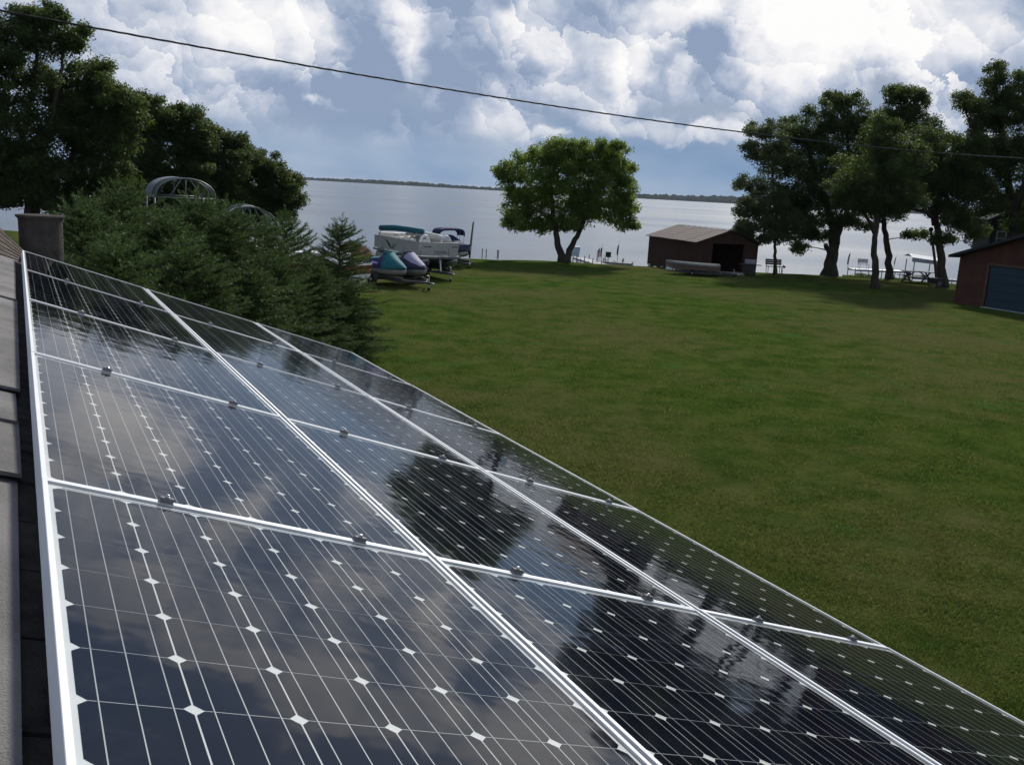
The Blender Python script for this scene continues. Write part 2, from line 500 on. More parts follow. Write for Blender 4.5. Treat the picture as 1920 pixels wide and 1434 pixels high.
# roof frame: x down the fall, y along the ridge (away from the camera), z out of the roof; panel glass tops at z = 0
def rp_(x, y, z):
    return ROOF @ Vector((x, y, z))
M_ROOF = mat('roof_shingle_brown', (0.13, 0.105, 0.085), 0.9, 0, 0.35, 9.0, 0.6, 160, 0.2)
M_CAP = mat('ridge_shingle_grey', (0.235, 0.225, 0.22), 0.8, 0, 0.30, 2.5, 0.8, 230, 0.25)
M_SH = mat('roof_shingle_dark', (0.060, 0.056, 0.050), 0.92, 0, 0.4, 14.0, 0.7, 170, 0.15)
M_WALL = mat('house_siding', (0.42, 0.40, 0.35), 0.7, 0, 0.08, 1.0, 0.1, 60)
M_TRIM = mat('white_trim', (0.72, 0.73, 0.72), 0.5, 0, 0.06, 2.0)
house = thing('house', 'house with dark shingle roof carrying the solar panels', 'house')
RIDGE, EAVE, ZR = -0.235, 3.42, -0.125
Y0, Y1 = -13.5, 0.10
m_ = MB()
hr = EX.copy(); hr.z = 0; hr.normalize()               # horizontal fall direction
ridge_a, ridge_b = rp_(RIDGE, Y0, ZR), rp_(RIDGE, Y1, ZR)
def other(p):                                          # the roof's far side mirrors this one about the ridge
    dxy = (p - ridge_a).dot(hr)
    return p - hr * (2 * dxy)
th = Vector((0, 0, -0.16))
e_a, e_b = rp_(EAVE, Y0, ZR), rp_(EAVE, Y1, ZR)
o_a, o_b = other(e_a), other(e_b)
m_.add([ridge_a, ridge_b, e_b, e_a, ridge_a + th, ridge_b + th, e_b + th, e_a + th],
       [(3, 2, 1, 0), (4, 5, 6, 7), (2, 3, 7, 6), (0, 3, 7, 4), (1, 5, 6, 2)])
m_.add([ridge_a, ridge_b, o_b, o_a, ridge_a + th, ridge_b + th, o_b + th, o_a + th],
       [(0, 1, 2, 3), (7, 6, 5, 4), (2, 6, 7, 3), (0, 4, 7, 3), (1, 2, 6, 5)])
roof = m_.build('roof', M_SH, house)
ins = 0.45
wa = [e_a - hr * ins + EY * ins, e_b - hr * ins - EY * ins, o_b + hr * ins - EY * ins, o_a + hr * ins + EY * ins]
m_ = MB(); bot = [Vector((p.x, p.y, -0.3)) for p in wa]; tp = [Vector((p.x, p.y, e_a.z + 0.02)) for p in wa]
rm = [(wa[0] + wa[3]) / 2, (wa[1] + wa[2]) / 2]; rm = [Vector((p.x, p.y, ridge_a.z - 0.17)) for p in rm]
m_.add(bot + tp + rm, [(0, 1, 5, 4), (1, 2, 6, 9, 5), (2, 3, 7, 6), (3, 0, 4, 8, 7)])
m_.build('wall', M_WALL, house)
m_ = MB(); m_.bar(e_a + hr * 0.012 + th * 0.5, e_b + hr * 0.012 + th * 0.5, 0.02, 0.15)
m_.build('fascia', M_TRIM, house)
# ridge cap pieces overlapping along the ridge, weathered grey
r_ = random.Random(4)
CAPS = (0.05, -2.75, -5.30, -5.76, -6.34, -8.35, -9.7)
for k_ in range(len(CAPS) - 1):
    yy = CAPS[k_]; L = yy - CAPS[k_ + 1]
    lift = 0.004 * (k_ % 2) + r_.uniform(0.0, 0.004)
    m_ = MB(); wdt = 0.222 + r_.uniform(-0.006, 0.006)
    sec = []
    for y_, dz in ((yy - L - 0.05, 0.014), (yy - L * 0.4, 0.006), (yy, 0.0)):
        top = rp_(RIDGE, y_, ZR) + Vector((0, 0, 0.022 + lift + dz))
        a_ = rp_(RIDGE + wdt, y_ + r_.uniform(-.004, .004), ZR + 0.022 + lift + dz * 1.3)
        b_ = other(a_)
        dn = Vector((0, 0, -0.011))
        sec.append([a_, top, b_, b_ + dn, top + dn, a_ + dn])
    m_.loft(sec)
    m_.build('ridge_shingle', M_CAP, roof)
# shingle tabs beside the array's edge and just beyond its end
for row_, (x0, x1) in enumerate(((-0.10, 0.06), (0.045, 0.20))):
    y_ = 0.08 + 0.005 * row_
    while y_ > -9.4:
        L = 0.305 + r_.uniform(-0.01, 0.01)
        t_ = 0.008 + r_.uniform(0, 0.003)
        m_ = MB(); zz = ZR + 0.002
        q = [rp_(x0, y_ - 0.006, zz), rp_(x1, y_ - 0.006, zz + 0.003), rp_(x1, y_ - L + 0.004, zz + 0.003), rp_(x0, y_ - L + 0.004, zz)]
        up = EN * t_
        m_.add(q + [p + up for p in q], [(3, 2, 1, 0), (4, 5, 6, 7), (0, 1, 5, 4), (1, 2, 6, 5), (2, 3, 7, 6), (3, 0, 4, 7)])
        m_.build('shingle', M_SH, roof)
        y_ -= L
# the brown hip that rises on the far left
hA, hB = at(44, 470, 9.2), at(-230, 205, 11.0)
hC, hD = at(30, 500, 8.3), at(-300, 520, 7.6)
m_ = MB()
n_r = 9
for i in range(n_r):                                   # courses of shingles, each lapping the one below
    f0, f1 = i / n_r, (i + 1.15) / n_r
    lo_a, lo_b = hC.lerp(hA, f0), hD.lerp(hB, f0); hi_a, hi_b = hC.lerp(hA, f1), hD.lerp(hB, f1)
    up = Vector((0, 0, 0.012))
    m_.add([lo_a + up, lo_b + up, hi_b, hi_a, lo_a, lo_b], [(0, 1, 2, 3), (4, 5, 1, 0)])
m_.add([hA, hB, hB + Vector((-0.3, 1.2, -2.2)), hA + Vector((-0.3, 0.5, -2.2))], [(0, 1, 2, 3)])
m_.build('hip', M_ROOF, roof)
# round chimney behind the end of the array
cc = at(77, 440, 9.75); top_z = at(77, 407, 9.75).z
m_ = MB()
m_.lathe([(0.215, -4.4), (0.205, -0.9), (0.205, -0.6), (0.207, -0.3), (0.208, -0.05), (0.210, -0.02), (0.232, 0.0), (0.234, 0.018), (0.20, 0.022), (0.15, 0.010)], (cc.x, cc.y, top_z), 40)
ch = m_.build('chimney', mat('chimney_render', (0.074, 0.067, 0.060), 0.95, 0, 0.3, 6.0, 0.9, 70, 0.1), house, True)

# ================================================================== solar panels
M_FRAME = mat('anodised_frame', (0.55, 0.57, 0.595), 0.62, 0.35, 0.05, 2.0, spec=0.5)
M_BACK = mat('white_backsheet', (0.74, 0.76, 0.78), 0.6, 0, 0.03, 2.0)
M_CELL = mat('silicon_cell', (0.0042, 0.0064, 0.0150), 0.6, 0, 0.25, 6.0, spec=0.0)
M_BUS = mat('busbar_ribbon', (0.36, 0.39, 0.43), 0.45, 0.3, 0.05, 2.0)
def glass_mat():
    m = bpy.data.materials.new('panel_glass'); m.use_nodes = True
    k = G(m.node_tree)
    oc = k.n('TexCoord').outputs['Object']
    b = k.n('Bump'); b.inputs['Strength'].default_value = 0.05; b.inputs['Distance'].default_value = 0.02
    k.put(b.inputs['Height'], k.noise(oc, 7.0, 2.0, 0.5))
    fr = k.n('Fresnel'); fr.inputs[0].default_value = 1.50
    gl = k.n('BsdfGlossy'); gl.inputs['Roughness'].default_value = 0.055
    k.put(gl.inputs['Roughness'], k.smooth(k.noise(oc, 3.0, 5.0, 0.65), 0.35, 0.7, 0.035, 0.085))
    k.put(gl.inputs['Normal'], b.outputs[0])
    tr = k.n('BsdfTransparent'); tr.inputs[0].default_value = (0.93, 0.95, 0.95, 1)
    # thin film of dust and dried rain marks
    du = k.n('BsdfDiffuse'); du.inputs[0].default_value = (0.30, 0.29, 0.27, 1)
    dm = k.m('MULTIPLY', k.smooth(k.noise(k.v('MULTIPLY', oc, (1, 3.0, 1)), 2.2, 7.0, 0.7), 0.42, 0.75), k.smooth(k.noise(oc, 38.0, 4.0, 0.7), 0.35, 0.7))
    td = k.n('MixShader'); k.put(td.inputs[0], k.m('MULTIPLY_ADD', dm, 0.06, 0.004))
    k.nt.links.new(tr.outputs[0], td.inputs[1]); k.nt.links.new(du.outputs[0], td.inputs[2])
    x = k.n('MixShader')
    k.nt.links.new(fr.outputs[0], x.inputs[0]); k.nt.links.new(td.outputs[0], x.inputs[1]); k.nt.links.new(gl.outputs[0], x.inputs[2])
    o = k.n('OutputMaterial'); k.nt.links.new(x.outputs[0], o.inputs[0])
    return m
M_GLASS = glass_mat()
PW, PL, PGX, PGY = 1.002, 1.662, 1.020, 1.665
CS, GX, GY, CHM = 0.1561, 0.0038, 0.0034, 0.0130
mx = (PW - 6 * CS - 5 * GX) / 2; my = (PL - 10 * CS - 9 * GY) / 2
def frame_mesh():
    b = MB(); t = 0.0115; h = 0.040
    outer = [(0, 0), (PW, 0), (PW, PL), (0, PL)]
    inner = [(t, t), (PW - t, t), (PW - t, PL - t), (t, PL - t)]
    V_ = [(x, y, -h) for x, y in outer] + [(x, y, -0.0010) for x, y in outer] + [(x + (0.001 if x == 0 else -0.001), y + (0.001 if y == 0 else -0.001), 0) for x, y in outer]
    V_ += [(x, y, 0) for x, y in inner] + [(x, y, -0.0075) for x, y in inner] + [(x, y, -h) for x, y in inner]
    F_ = []
    for i in range(4):
        j = (i + 1) % 4
        for a in range(4):
            F_.append((a * 4 + i, a * 4 + j, a * 4 + 4 + j, a * 4 + 4 + i))
        F_.append((16 + i, 16 + j, 20 + j, 20 + i)); F_.append((20 + i, 20 + j, j, i))
    return b.add(V_, F_)
fme = frame_mesh().mesh('frame'); fme.materials.append(M_FRAME)
bme = MB().box((PW / 2, PL / 2, -0.0085), (PW - 0.024, PL - 0.024, 0.003)).mesh('backsheet'); bme.materials.append(M_BACK)
gme = MB().add([(0.0117, 0.0117, -0.0026), (PW - 0.0117, 0.0117, -0.0026), (PW - 0.0117, PL - 0.0117, -0.0026), (0.0117, PL - 0.0117, -0.0026)], [(0, 1, 2, 3)]).mesh('glass_pane'); gme.materials.append(M_GLASS)
q_ = CS / 2; k_ = q_ - CHM
octo = [(-k_, -q_), (k_, -q_), (q_, -k_), (q_, k_), (k_, q_), (-k_, q_), (-q_, k_), (-q_, -k_)]
cme = MB().prism(octo, 0, 0.0008).mesh('cell'); cme.materials.append(M_CELL)
ume = MB().box((0, 0, 0), (0.0019, 10 * CS + 9 * GY + 0.012, 0.0004)).mesh('busbar'); ume.materials.append(M_BUS)
rme = MB().box((0, 0, 0), (6 * CS + 5 * GX - 0.04, 0.004, 0.0004)).mesh('cross_ribbon'); rme.materials.append(M_BUS)
sheet = MB()
for i in range(6):
    for j in range(10):
        cx, cy = mx + CS / 2 + i * (CS + GX), my + CS / 2 + j * (CS + GY)
        sheet.add([(cx + a, cy + b, -0.0069 + 0.0008) for a, b in octo], [tuple(range(8))])
sme = sheet.mesh('cell_sheet'); sme.materials.append(M_CELL)
COLN = ('ridge-side column', 'middle column', 'eave-side column')
ROWN = ('farthest row', 'second row from far end', 'middle row', 'second row from camera', 'nearest row')
pr = random.Random(9)
for cidx in range(3):
    for ridx in range(5):
        p = thing('solar_panel', 'solar panel in the %s, %s of the array' % (COLN[cidx], ROWN[ridx]), 'solar panel', group='solar panels on the roof')
        wob = Matrix.Translation((0, 0, pr.uniform(-0.0015, 0.0015))) @ Matrix.Rotation(pr.uniform(-0.0012, 0.0012), 4, 'Y') @ Matrix.Rotation(pr.uniform(-0.0012, 0.0012), 4, 'X')
        p.matrix_world = ROOF @ Matrix.Translation((cidx * PGX + (PGX - PW) / 2, -(ridx + 1) * PGY + (PGY - PL) / 2, 0)) @ wob
        link('frame', fme, p); link('backsheet', bme, p); link('glass_pane', gme, p)
        for i in range(6):
            for k in range(3):
                link('busbar', ume, p, loc=(mx + CS / 2 + i * (CS + GX) + (k - 1) * CS * 0.325, PL / 2, -0.0057))
        link('cross_ribbon', rme, p, loc=(PW / 2, my - 0.009, -0.0062)); link('cross_ribbon', rme, p, loc=(PW / 2, PL - my + 0.009, -0.0062))
        if ridx >= 2:
            for i in range(6):
                for j in range(10):
                    link('cell', cme, p, loc=(mx + CS / 2 + i * (CS + GX), my + CS / 2 + j * (CS + GY), -0.0069))
        else:
            tag(link('cell_sheet', sme, p), kind='stuff')
# rails under the panels with the clamps that hold them
M_RAIL = mat('mill_aluminium', (0.42, 0.43, 0.44), 0.45, 0.7, 0.08, 3.0)
M_CLAMP = mat('clamp_metal', (0.16, 0.16, 0.17), 0.4, 0.8, 0.15, 20.0)
M_BOLT = mat('bolt_steel', (0.55, 0.55, 0.56), 0.3, 0.9, 0.1, 20.0)
cl = MB(); cl.loft([[Vector((x, y, z)) for y, z in ((-0.014, 0.0012), (0.014, 0.0012), (0.013, 0.005), (0.009, 0.006), (0.0075, 0.0135), (-0.0075, 0.0135), (-0.009, 0.006), (-0.013, 0.005))] for x in (-0.016, 0.016)])
clm = cl.mesh('clamp'); clm.materials.append(M_CLAMP)
bo = MB(); bo.lathe([(0.006, 0.0125), (0.006, 0.0165), (0.004, 0.0175), (0.004, 0.021), (0.002, 0.0215)], (0, 0, 0), 8)
bom = bo.mesh('bolt'); bom.materials.append(M_BOLT)
ORD = ('first', 'second', 'third', 'fourth', 'fifth', 'sixth')
for i in range(6):
    xq = (i // 2) * PGX + (0.285 if i % 2 == 0 else 0.795)
    rl = thing('mounting_rail', '%s mounting rail with dark clamps counted from the ridge' % ORD[i], 'mounting rail', group='mounting rails of the solar array')
    rl.matrix_world = ROOF @ Matrix.Translation((xq, 0, 0))
    MB().box((0, -4.16, -0.0625), (0.038, 8.42, 0.042)).build('rail', M_RAIL, rl)
    m_ = MB()
    for y_ in (-0.6, -2.2, -3.9, -5.5, -7.1):
        m_.box((0, y_, -0.105), (0.05, 0.05, 0.046))
    m_.build('foot', M_RAIL, rl)
    for j in range(1, 5):
        c_ = link('clamp', clm, rl, loc=(0, -j * PGY, 0.0))
        link('bolt', bom, c_)

# ================================================================== trees
M_BARK = mat('oak_bark', (0.050, 0.042, 0.034), 0.95, 0, 0.35, 3.0, 0.9, 14, 0.1, stretch=(1, 1, 0.3))
L_OAK = leaf_mat('oak_leaves', (0.018, 0.036, 0.009), (0.048, 0.078, 0.018), (0.12, 0.18, 0.03), 0.38)
L_MAPLE = leaf_mat('maple_leaves', (0.045, 0.085, 0.014), (0.110, 0.170, 0.030), (0.25, 0.36, 0.05), 0.50)
L_PALE = leaf_mat('willow_leaves', (0.040, 0.060, 0.022), (0.085, 0.110, 0.045), (0.13, 0.17, 0.05), 0.40)

def leaf_cloud(centers, rads, per, size, seed):
    r = np.random.default_rng(seed)
    n = int(per.sum()) if hasattr(per, 'sum') else len(centers) * per
    idx = np.repeat(np.arange(len(centers)), per)
    n = len(idx)
    dirs = r.normal(size=(n, 3)); dirs /= np.linalg.norm(dirs, axis=1, keepdims=True)
    rad = rads[idx] * r.random(n) ** 0.5
    P = centers[idx] + dirs * rad[:, None] * np.array([1, 1, 0.72])
    nrm = dirs * 0.6 + r.normal(size=(n, 3)) * 0.7 + np.array([0, 0, 0.55])
    nrm /= np.linalg.norm(nrm, axis=1, keepdims=True)
    t = np.cross(nrm, r.normal(size=(n, 3))); t /= np.linalg.norm(t, axis=1, keepdims=True)
    b = np.cross(nrm, t)
    s = size * r.uniform(0.75, 1.45, n)
    L, Wd = s[:, None], (s * r.uniform(0.42, 0.62, n))[:, None]
    V = np.empty((n, 4, 3), np.float32)
    V[:, 0] = P - t * L * 0.5; V[:, 1] = P + b * Wd * 0.5 + nrm * L * 0.05
    V[:, 2] = P + t * L * 0.5 - nrm * L * 0.08; V[:, 3] = P - b * Wd * 0.5 + nrm * L * 0.05
    return V.reshape(-1, 3), np.arange(n * 4).reshape(-1, 4)

def broadleaf(name, label, cat, base, trunks, ells, depth, seed, lm, dens=1.0, size=0.15, group=None, deep=0.85, clump=0.46):
    """trunks: [(points as (px, py, ddepth), r0, r1)]; ells: (px, py, rx, ry[, ddepth]) in photo pixels at the tree's own distance"""
    rr = np.random.default_rng(seed)
    t = thing(name, label, cat, base, 0.0, group)
    b3 = np.array(base)
    k = depth / FPX
    C = []; R = []
    ells = list(ells)
    for e in list(ells):                               # small boughs breaking the outline
        for _ in range(5):
            a_ = rr.uniform(-0.5, 3.64); q_ = rr.uniform(0.85, 1.08)
            ells.append((e[0] + e[2] * q_ * math.cos(a_), e[1] - e[3] * q_ * math.sin(a_), max(5, e[2] * rr.uniform(.12, .26)), max(4, e[3] * rr.uniform(.12, .26)), rr.uniform(-1.5, 1.5)))
    for e in ells:
        cx, cy, rx, ry = e[:4]; dd = e[4] if len(e) > 4 else 0.0
        c = np.array(at(cx, cy, depth + dd)); ax = np.array([rx * k, max(rx, ry) * k * deep, ry * k])
        n = max(5, int(dens * 12.0 * (ax[0] * ax[2] + ax[0] * ax[1] + ax[1] * ax[2]) / 3 / clump ** 2))
        d = rr.normal(size=(n, 3)); d /= np.linalg.norm(d, axis=1, keepdims=True)
        q = rr.random(n) ** 0.40
        C.append(c + d * q[:, None] * np.maximum(ax - clump * 0.30, 0.1)); R.append(rr.uniform(0.5, 1.3, n) * clump)
    C = np.concatenate(C); R = np.concatenate(R)
    # skeleton: each clump hangs on the nearest lower piece of wood
    m = MB(); nodes = []
    for pts, r0, r1 in trunks:
        P = [at(px, py, depth + dd) for px, py, dd in pts]
        pp = []
        for i in range(len(P) - 1):
            for s_ in range(4):
                pp.append(P[i].lerp(P[i + 1], s_ / 4) + Vector(rr.normal(size=3) * 0.035))
        pp.append(P[-1])
        rs = [r0 + (r1 - r0) * (i / (len(pp) - 1)) ** 0.8 for i in range(len(pp))]
        rs[0] = r0 * 1.45; rs[1] = r0 * 1.12
        pp[0] = pp[0] + Vector((0, 0, -0.25))
        m.path([p - Vector(base) for p in pp], rs, 10)
        for i, p in enumerate(pp[3:]):
            nodes.append((np.array(p), rs[i + 3]))
    NP = np.array([q[0] for q in nodes]); NR = np.array([q[1] for q in nodes])
    order = np.argsort(np.min(np.linalg.norm(C[:, None] - NP[None], axis=2), axis=1))
    for n_i, i in enumerate(order):
        c = C[i]
        d = np.linalg.norm(NP - c, axis=1) + np.maximum(0, NP[:, 2] - c[2] + 0.15) * 1.6
        j = int(np.argmin(d))
        a = NP[j]; ln = np.linalg.norm(c - a)
        if ln > 3.2 and n_i > 8 and rr.random() < 0.25:
            continue
        r0 = min(NR[j] * 0.7, 0.016 + 0.022 * ln)
        mid1 = a + (c - a) * 0.35 + rr.normal(size=3) * 0.07 * ln + np.array([0, 0, 0.06 * ln])
        mid2 = a + (c - a) * 0.72 + rr.normal(size=3) * 0.05 * ln + np.array([0, 0, 0.05 * ln])
        m.path([Vector(p - b3) for p in (a, mid1, mid2, c)], [r0, r0 * 0.8, r0 * 0.6, r0 * 0.3], 5, False)
        NP = np.vstack([NP, mid1, mid2]); NR = np.append(NR, [r0 * 0.8, r0 * 0.6])
    m.build('trunk', M_BARK, t, True)
    per = np.maximum(12, (rr.uniform(44, 80, len(C)) * (R / clump) ** 1.6)).astype(int)
    lv, lf = leaf_cloud(C - b3, R, per, size, seed + 1)
    link('crown', np_mesh('crown', lv, lf, lm), t)
    return t

def foot(px, py, depth):
    p = at(px, py, depth); return (p.x, p.y, gz(p.x, p.y))
def gp(px, depth):                                   # pixel row of the ground at this distance below column px
    p = at(px, 500, depth); z = gz(p.x, p.y)
    c = CW.transposed() @ (Vector((p.x, p.y, z)) - EYE)
    return 717 + FPX * c.y / c.z
def px_of(p):
    c = CW.transposed() @ (Vector(p) - EYE)
    return 960 + FPX * c.x / c.z, 717 + FPX * c.y / c.z

OAKS = 'lakeside trees on the right'
b = foot(1058, 492, 63.0); y0 = px_of(b)[1]
broadleaf('maple_tree', 'round bright green tree with forked trunk alone at the lawn edge', 'tree', b,
          [([(1056, y0, 0), (1047, 465, 0), (1041, 430, 0), (1036, 380, 0), (1030, 330, 0), (1035, 290, 0)], 0.29, 0.07),
           ([(1061, y0, 0), (1072, 462, 0.2), (1084, 438, 0.4), (1105, 395, 0.5), (1118, 345, 0.3), (1125, 300, 0)], 0.25, 0.06)],
          [(1035, 335, 88, 66), (1120, 345, 68, 72), (985, 385, 50, 36), (1150, 392, 40, 34), (1008, 418, 40, 20), (1052, 292, 56, 30),
           (1135, 292, 38, 28), (950, 335, 24, 22), (1085, 395, 50, 32), (962, 420, 16, 16), (1060, 425, 24, 12), (1175, 418, 18, 22),
           (1170, 340, 22, 34), (1085, 278, 18, 14)], 63.0, 21, L_MAPLE, 0.82, 0.14)
b = foot(1455, 515, 62.6); y0 = px_of(b)[1]
broadleaf('young_tree', 'slim young tree with thin pale foliage beside the bench', 'tree', b,
          [([(1454, y0, 0), (1453, 480, 0), (1453, 445, 0), (1456, 410, 0), (1450, 370, 0), (1448, 320, 0)], 0.13, 0.035)],
          [(1425, 415, 38, 26), (1405, 395, 22, 16), (1465, 440, 34, 20), (1420, 448, 34, 12), (1400, 432, 18, 10), (1410, 345, 24, 16),
           (1450, 285, 34, 46), (1430, 245, 26, 20), (1410, 290, 18, 18), (1440, 380, 40, 22), (1480, 420, 30, 26)], 62.6, 31, L_PALE, 0.62, 0.14, OAKS, 0.9, 0.45)
b = foot(1556, 518, 65.0); y0 = px_of(b)[1]
broadleaf('oak_tree', 'stout oak with a broken stub on its thick trunk', 'tree', b,
          [([(1554, y0, 0), (1560, 485, 0), (1564, 452, 0), (1561, 420, 0), (1545, 370, 0), (1520, 300, 0), (1510, 240, 0)], 0.52, 0.10),
           ([(1563, 450, 0), (1585, 410, 0), (1592, 350, 0), (1590, 260, 0), (1590, 210, 0)], 0.28, 0.06),
           ([(1562, 478, 0), (1552, 468, -.2), (1548, 458, -.2)], 0.22, 0.14)],
          [(1500, 330, 74, 66), (1528, 245, 44, 40), (1590, 222, 44, 46), (1560, 300, 70, 66), (1510, 410, 66, 40), (1590, 370, 60, 50), (1480, 385, 34, 40),
           (1528, 442, 28, 10), (1600, 418, 30, 16), (1470, 300, 30, 36), (1615, 250, 26, 30), (1570, 190, 22, 18), (1500, 468, 12, 10), (1625, 300, 40, 60), (1480, 250, 26, 24)], 65.0, 41, L_OAK, 0.82, 0.135, OAKS)
b = foot(1640, 540, 56.0); y0 = px_of(b)[1]
broadleaf('oak_tree', 'straight dark oak standing nearest on the right lawn', 'tree', b,
          [([(1639, y0, 0), (1640, 500, 0), (1640, 455, 0), (1643, 410, 0), (1645, 350, 0), (1650, 280, 0)], 0.25, 0.07),
           ([(1642, 420, 0), (1665, 370, 0), (1685, 310, 0)], 0.13, 0.05), ([(1641, 430, 0), (1615, 390, 0), (1600, 340, 0)], 0.12, 0.04)],
          [(1640, 335, 82, 60), (1655, 262, 50, 40), (1690, 365, 50, 36), (1605, 368, 40, 30), (1640, 388, 48, 18), (1690, 300, 50, 44)], 56.0, 51, L_OAK, 0.8, 0.13, OAKS)
b = foot(1668, 520, 66.0); y0 = px_of(b)[1]
broadleaf('oak_tree', 'slender oak behind the nearest right trunk with rounded tall top', 'tree', b,
          [([(1667, y0, 0), (1666, 480, 0), (1660, 440, 0), (1656, 400, 0), (1672, 330, 0), (1690, 250, 0), (1695, 190, 0)], 0.27, 0.06)],
          [(1695, 205, 42, 42), (1720, 245, 54, 40), (1690, 280, 64, 50), (1740, 285, 40, 36), (1660, 395, 40, 30), (1680, 180, 22, 16), (1720, 185, 16, 20), (1648, 235, 34, 34), (1735, 330, 46, 44), (1715, 440, 20, 8)], 66.0, 61, L_OAK, 0.78, 0.135, OAKS)
b = foot(1766, 535, 60.5); y0 = px_of(b)[1]
broadleaf('oak_tree', 'leaning oak with an arching limb beside the garage', 'tree', b,
          [([(1769, y0, 0), (1766, 500, 0), (1762, 455, 0), (1754, 412, 0), (1752, 360, 0), (1765, 300, 0), (1775, 260, 0)], 0.31, 0.08),
           ([(1754, 412, 0), (1738, 397, -.3), (1715, 392, -.5), (1690, 398, -.6), (1672, 380, -.6)], 0.15, 0.06),
           ([(1753, 380, 0), (1785, 340, 0), (1810, 300, 0)], 0.14, 0.05)],
          [(1760, 300, 62, 54), (1790, 350, 50, 50), (1725, 350, 46, 40), (1795, 420, 28, 20), (1700, 372, 40, 18), (1740, 260, 30, 26), (1770, 450, 18, 10), (1815, 300, 40, 50), (1780, 400, 40, 16), (1826, 355, 36, 46), (1765, 355, 40, 36)], 60.5, 71, L_OAK, 0.78, 0.135, OAKS)
b = foot(1905, 520, 61.5); y0 = px_of(b)[1]
broadleaf('oak_tree', 'tallest open-topped oak on the right edge behind the garage', 'tree', b,
          [([(1905, y0, 0), (1902, 460, 0), (1900, 400, 0), (1890, 330, 0), (1880, 260, 0), (1868, 180, 0), (1865, 140, 0)], 0.42, 0.05),
           ([(1900, 390, 0), (1935, 320, 0), (1945, 250, 0), (1950, 190, 0)], 0.26, 0.06), ([(1892, 330, 0), (1850, 280, 0), (1820, 235, 0), (1805, 190, 0)], 0.15, 0.03)],
          [(1868, 150, 22, 28), (1872, 185, 26, 26), (1830, 210, 22, 20), (1812, 195, 24, 18), (1850, 225, 34, 24), (1880, 210, 30, 34), (1930, 180, 40, 50), (1890, 290, 70, 50), (1830, 290, 36, 30), (1950, 280, 80, 80),
           (1850, 350, 50, 44), (1935, 370, 60, 40), (1826, 425, 22, 34), (1838, 240, 14, 14), (1975, 200, 50, 60), (1848, 392, 30, 14), (1910, 425, 22, 18)], 61.5, 81, L_OAK, 0.76, 0.135, OAKS)
LEFT = 'tall trees on the left shore'
b = foot(62, 480, 44.0); y0 = px_of(b)[1]
broadleaf('oak_tree', 'tallest oak with twin trunks at the far left edge', 'tree', b,
          [([(52, y0, 0), (54, 400, 0), (50, 350, 0), (42, 270, 0), (60, 180, 0), (70, 90, 0), (60, 40, 0)], 0.22, 0.05),
           ([(72, y0, 0.2), (66, 400, 0.2), (60, 350, 0.2), (90, 260, 0.2), (110, 160, 0), (120, 90, 0)], 0.24, 0.05),
           ([(58, 355, 0), (25, 385, -.5), (-20, 388, -.8), (-70, 380, -1)], 0.10, 0.03)],
          [(40, 60, 48, 44), (95, 75, 46, 46), (140, 75, 22, 28), (30, 150, 70, 48), (40, 240, 76, 60), (-30, 100, 60, 80), (-40, 280, 60, 70), (70, 310, 50, 44), (20, 330, 60, 34), (0, 378, 40, 12), (-60, 200, 70, 70), (70, 30, 40, 24), (85, 380, 16, 14), (60, 360, 50, 30), (-10, 330, 60, 50)], 44.0, 91, L_OAK, 1.0, 0.13, LEFT)
b = foot(128, 480, 46.0); y0 = px_of(b)[1]
broadleaf('oak_tree', 'dense rounded oak next to the far left twin-trunk oak', 'tree', b,
          [([(129, y0, 0), (128, 400, 0), (126, 350, 0), (140, 280, 0), (160, 210, 0), (175, 150, 0)], 0.23, 0.06)],
          [(150, 160, 52, 40), (190, 190, 44, 44), (170, 250, 72, 60), (120, 230, 56, 56), (190, 320, 64, 48), (130, 330, 46, 36), (225, 250, 40, 50), (100, 385, 26, 20), (145, 385, 16, 24), (215, 185, 22, 22), (170, 370, 50, 36), (220, 350, 40, 40), (240, 218, 32, 34), (180, 140, 24, 22)], 46.0, 101, L_OAK, 1.0, 0.13, LEFT)
b = foot(290, 470, 54.0); y0 = px_of(b)[1]
broadleaf('oak_tree', 'oak in the middle of the left shore trees above the canopies', 'tree', b,
          [([(290, y0, 0), (292, 380, 0), (296, 320, 0), (300, 260, 0), (310, 210, 0)], 0.24, 0.06)],
          [(270, 215, 40, 34), (310, 230, 56, 44), (345, 220, 28, 24), (300, 290, 78, 50), (250, 270, 40, 44), (350, 280, 34, 44), (300, 345, 80, 36), (250, 340, 50, 30), (365, 330, 30, 36), (260, 385, 60, 36), (330, 385, 60, 34), (378, 262, 28, 30), (255, 195, 22, 20), (270, 428, 70, 26), (350, 428, 60, 24), (200, 425, 50, 24)], 54.0, 111, L_OAK, 0.95, 0.14, LEFT)
b = foot(400, 470, 56.0); y0 = px_of(b)[1]
broadleaf('oak_tree', 'middling oak just left of the lowest left shore tree', 'tree', b,
          [([(400, y0, 0), (402, 390, 0), (405, 330, 0), (410, 270, 0)], 0.2, 0.05)],
          [(390, 290, 40, 34), (425, 265, 30, 24), (410, 320, 50, 40), (380, 350, 44, 34), (430, 370, 44, 30), (448, 285, 18, 20), (400, 390, 50, 34), (430, 428, 60, 24)], 56.0, 121, L_OAK, 0.95, 0.14, LEFT)
b = foot(500, 470, 58.0); y0 = px_of(b)[1]
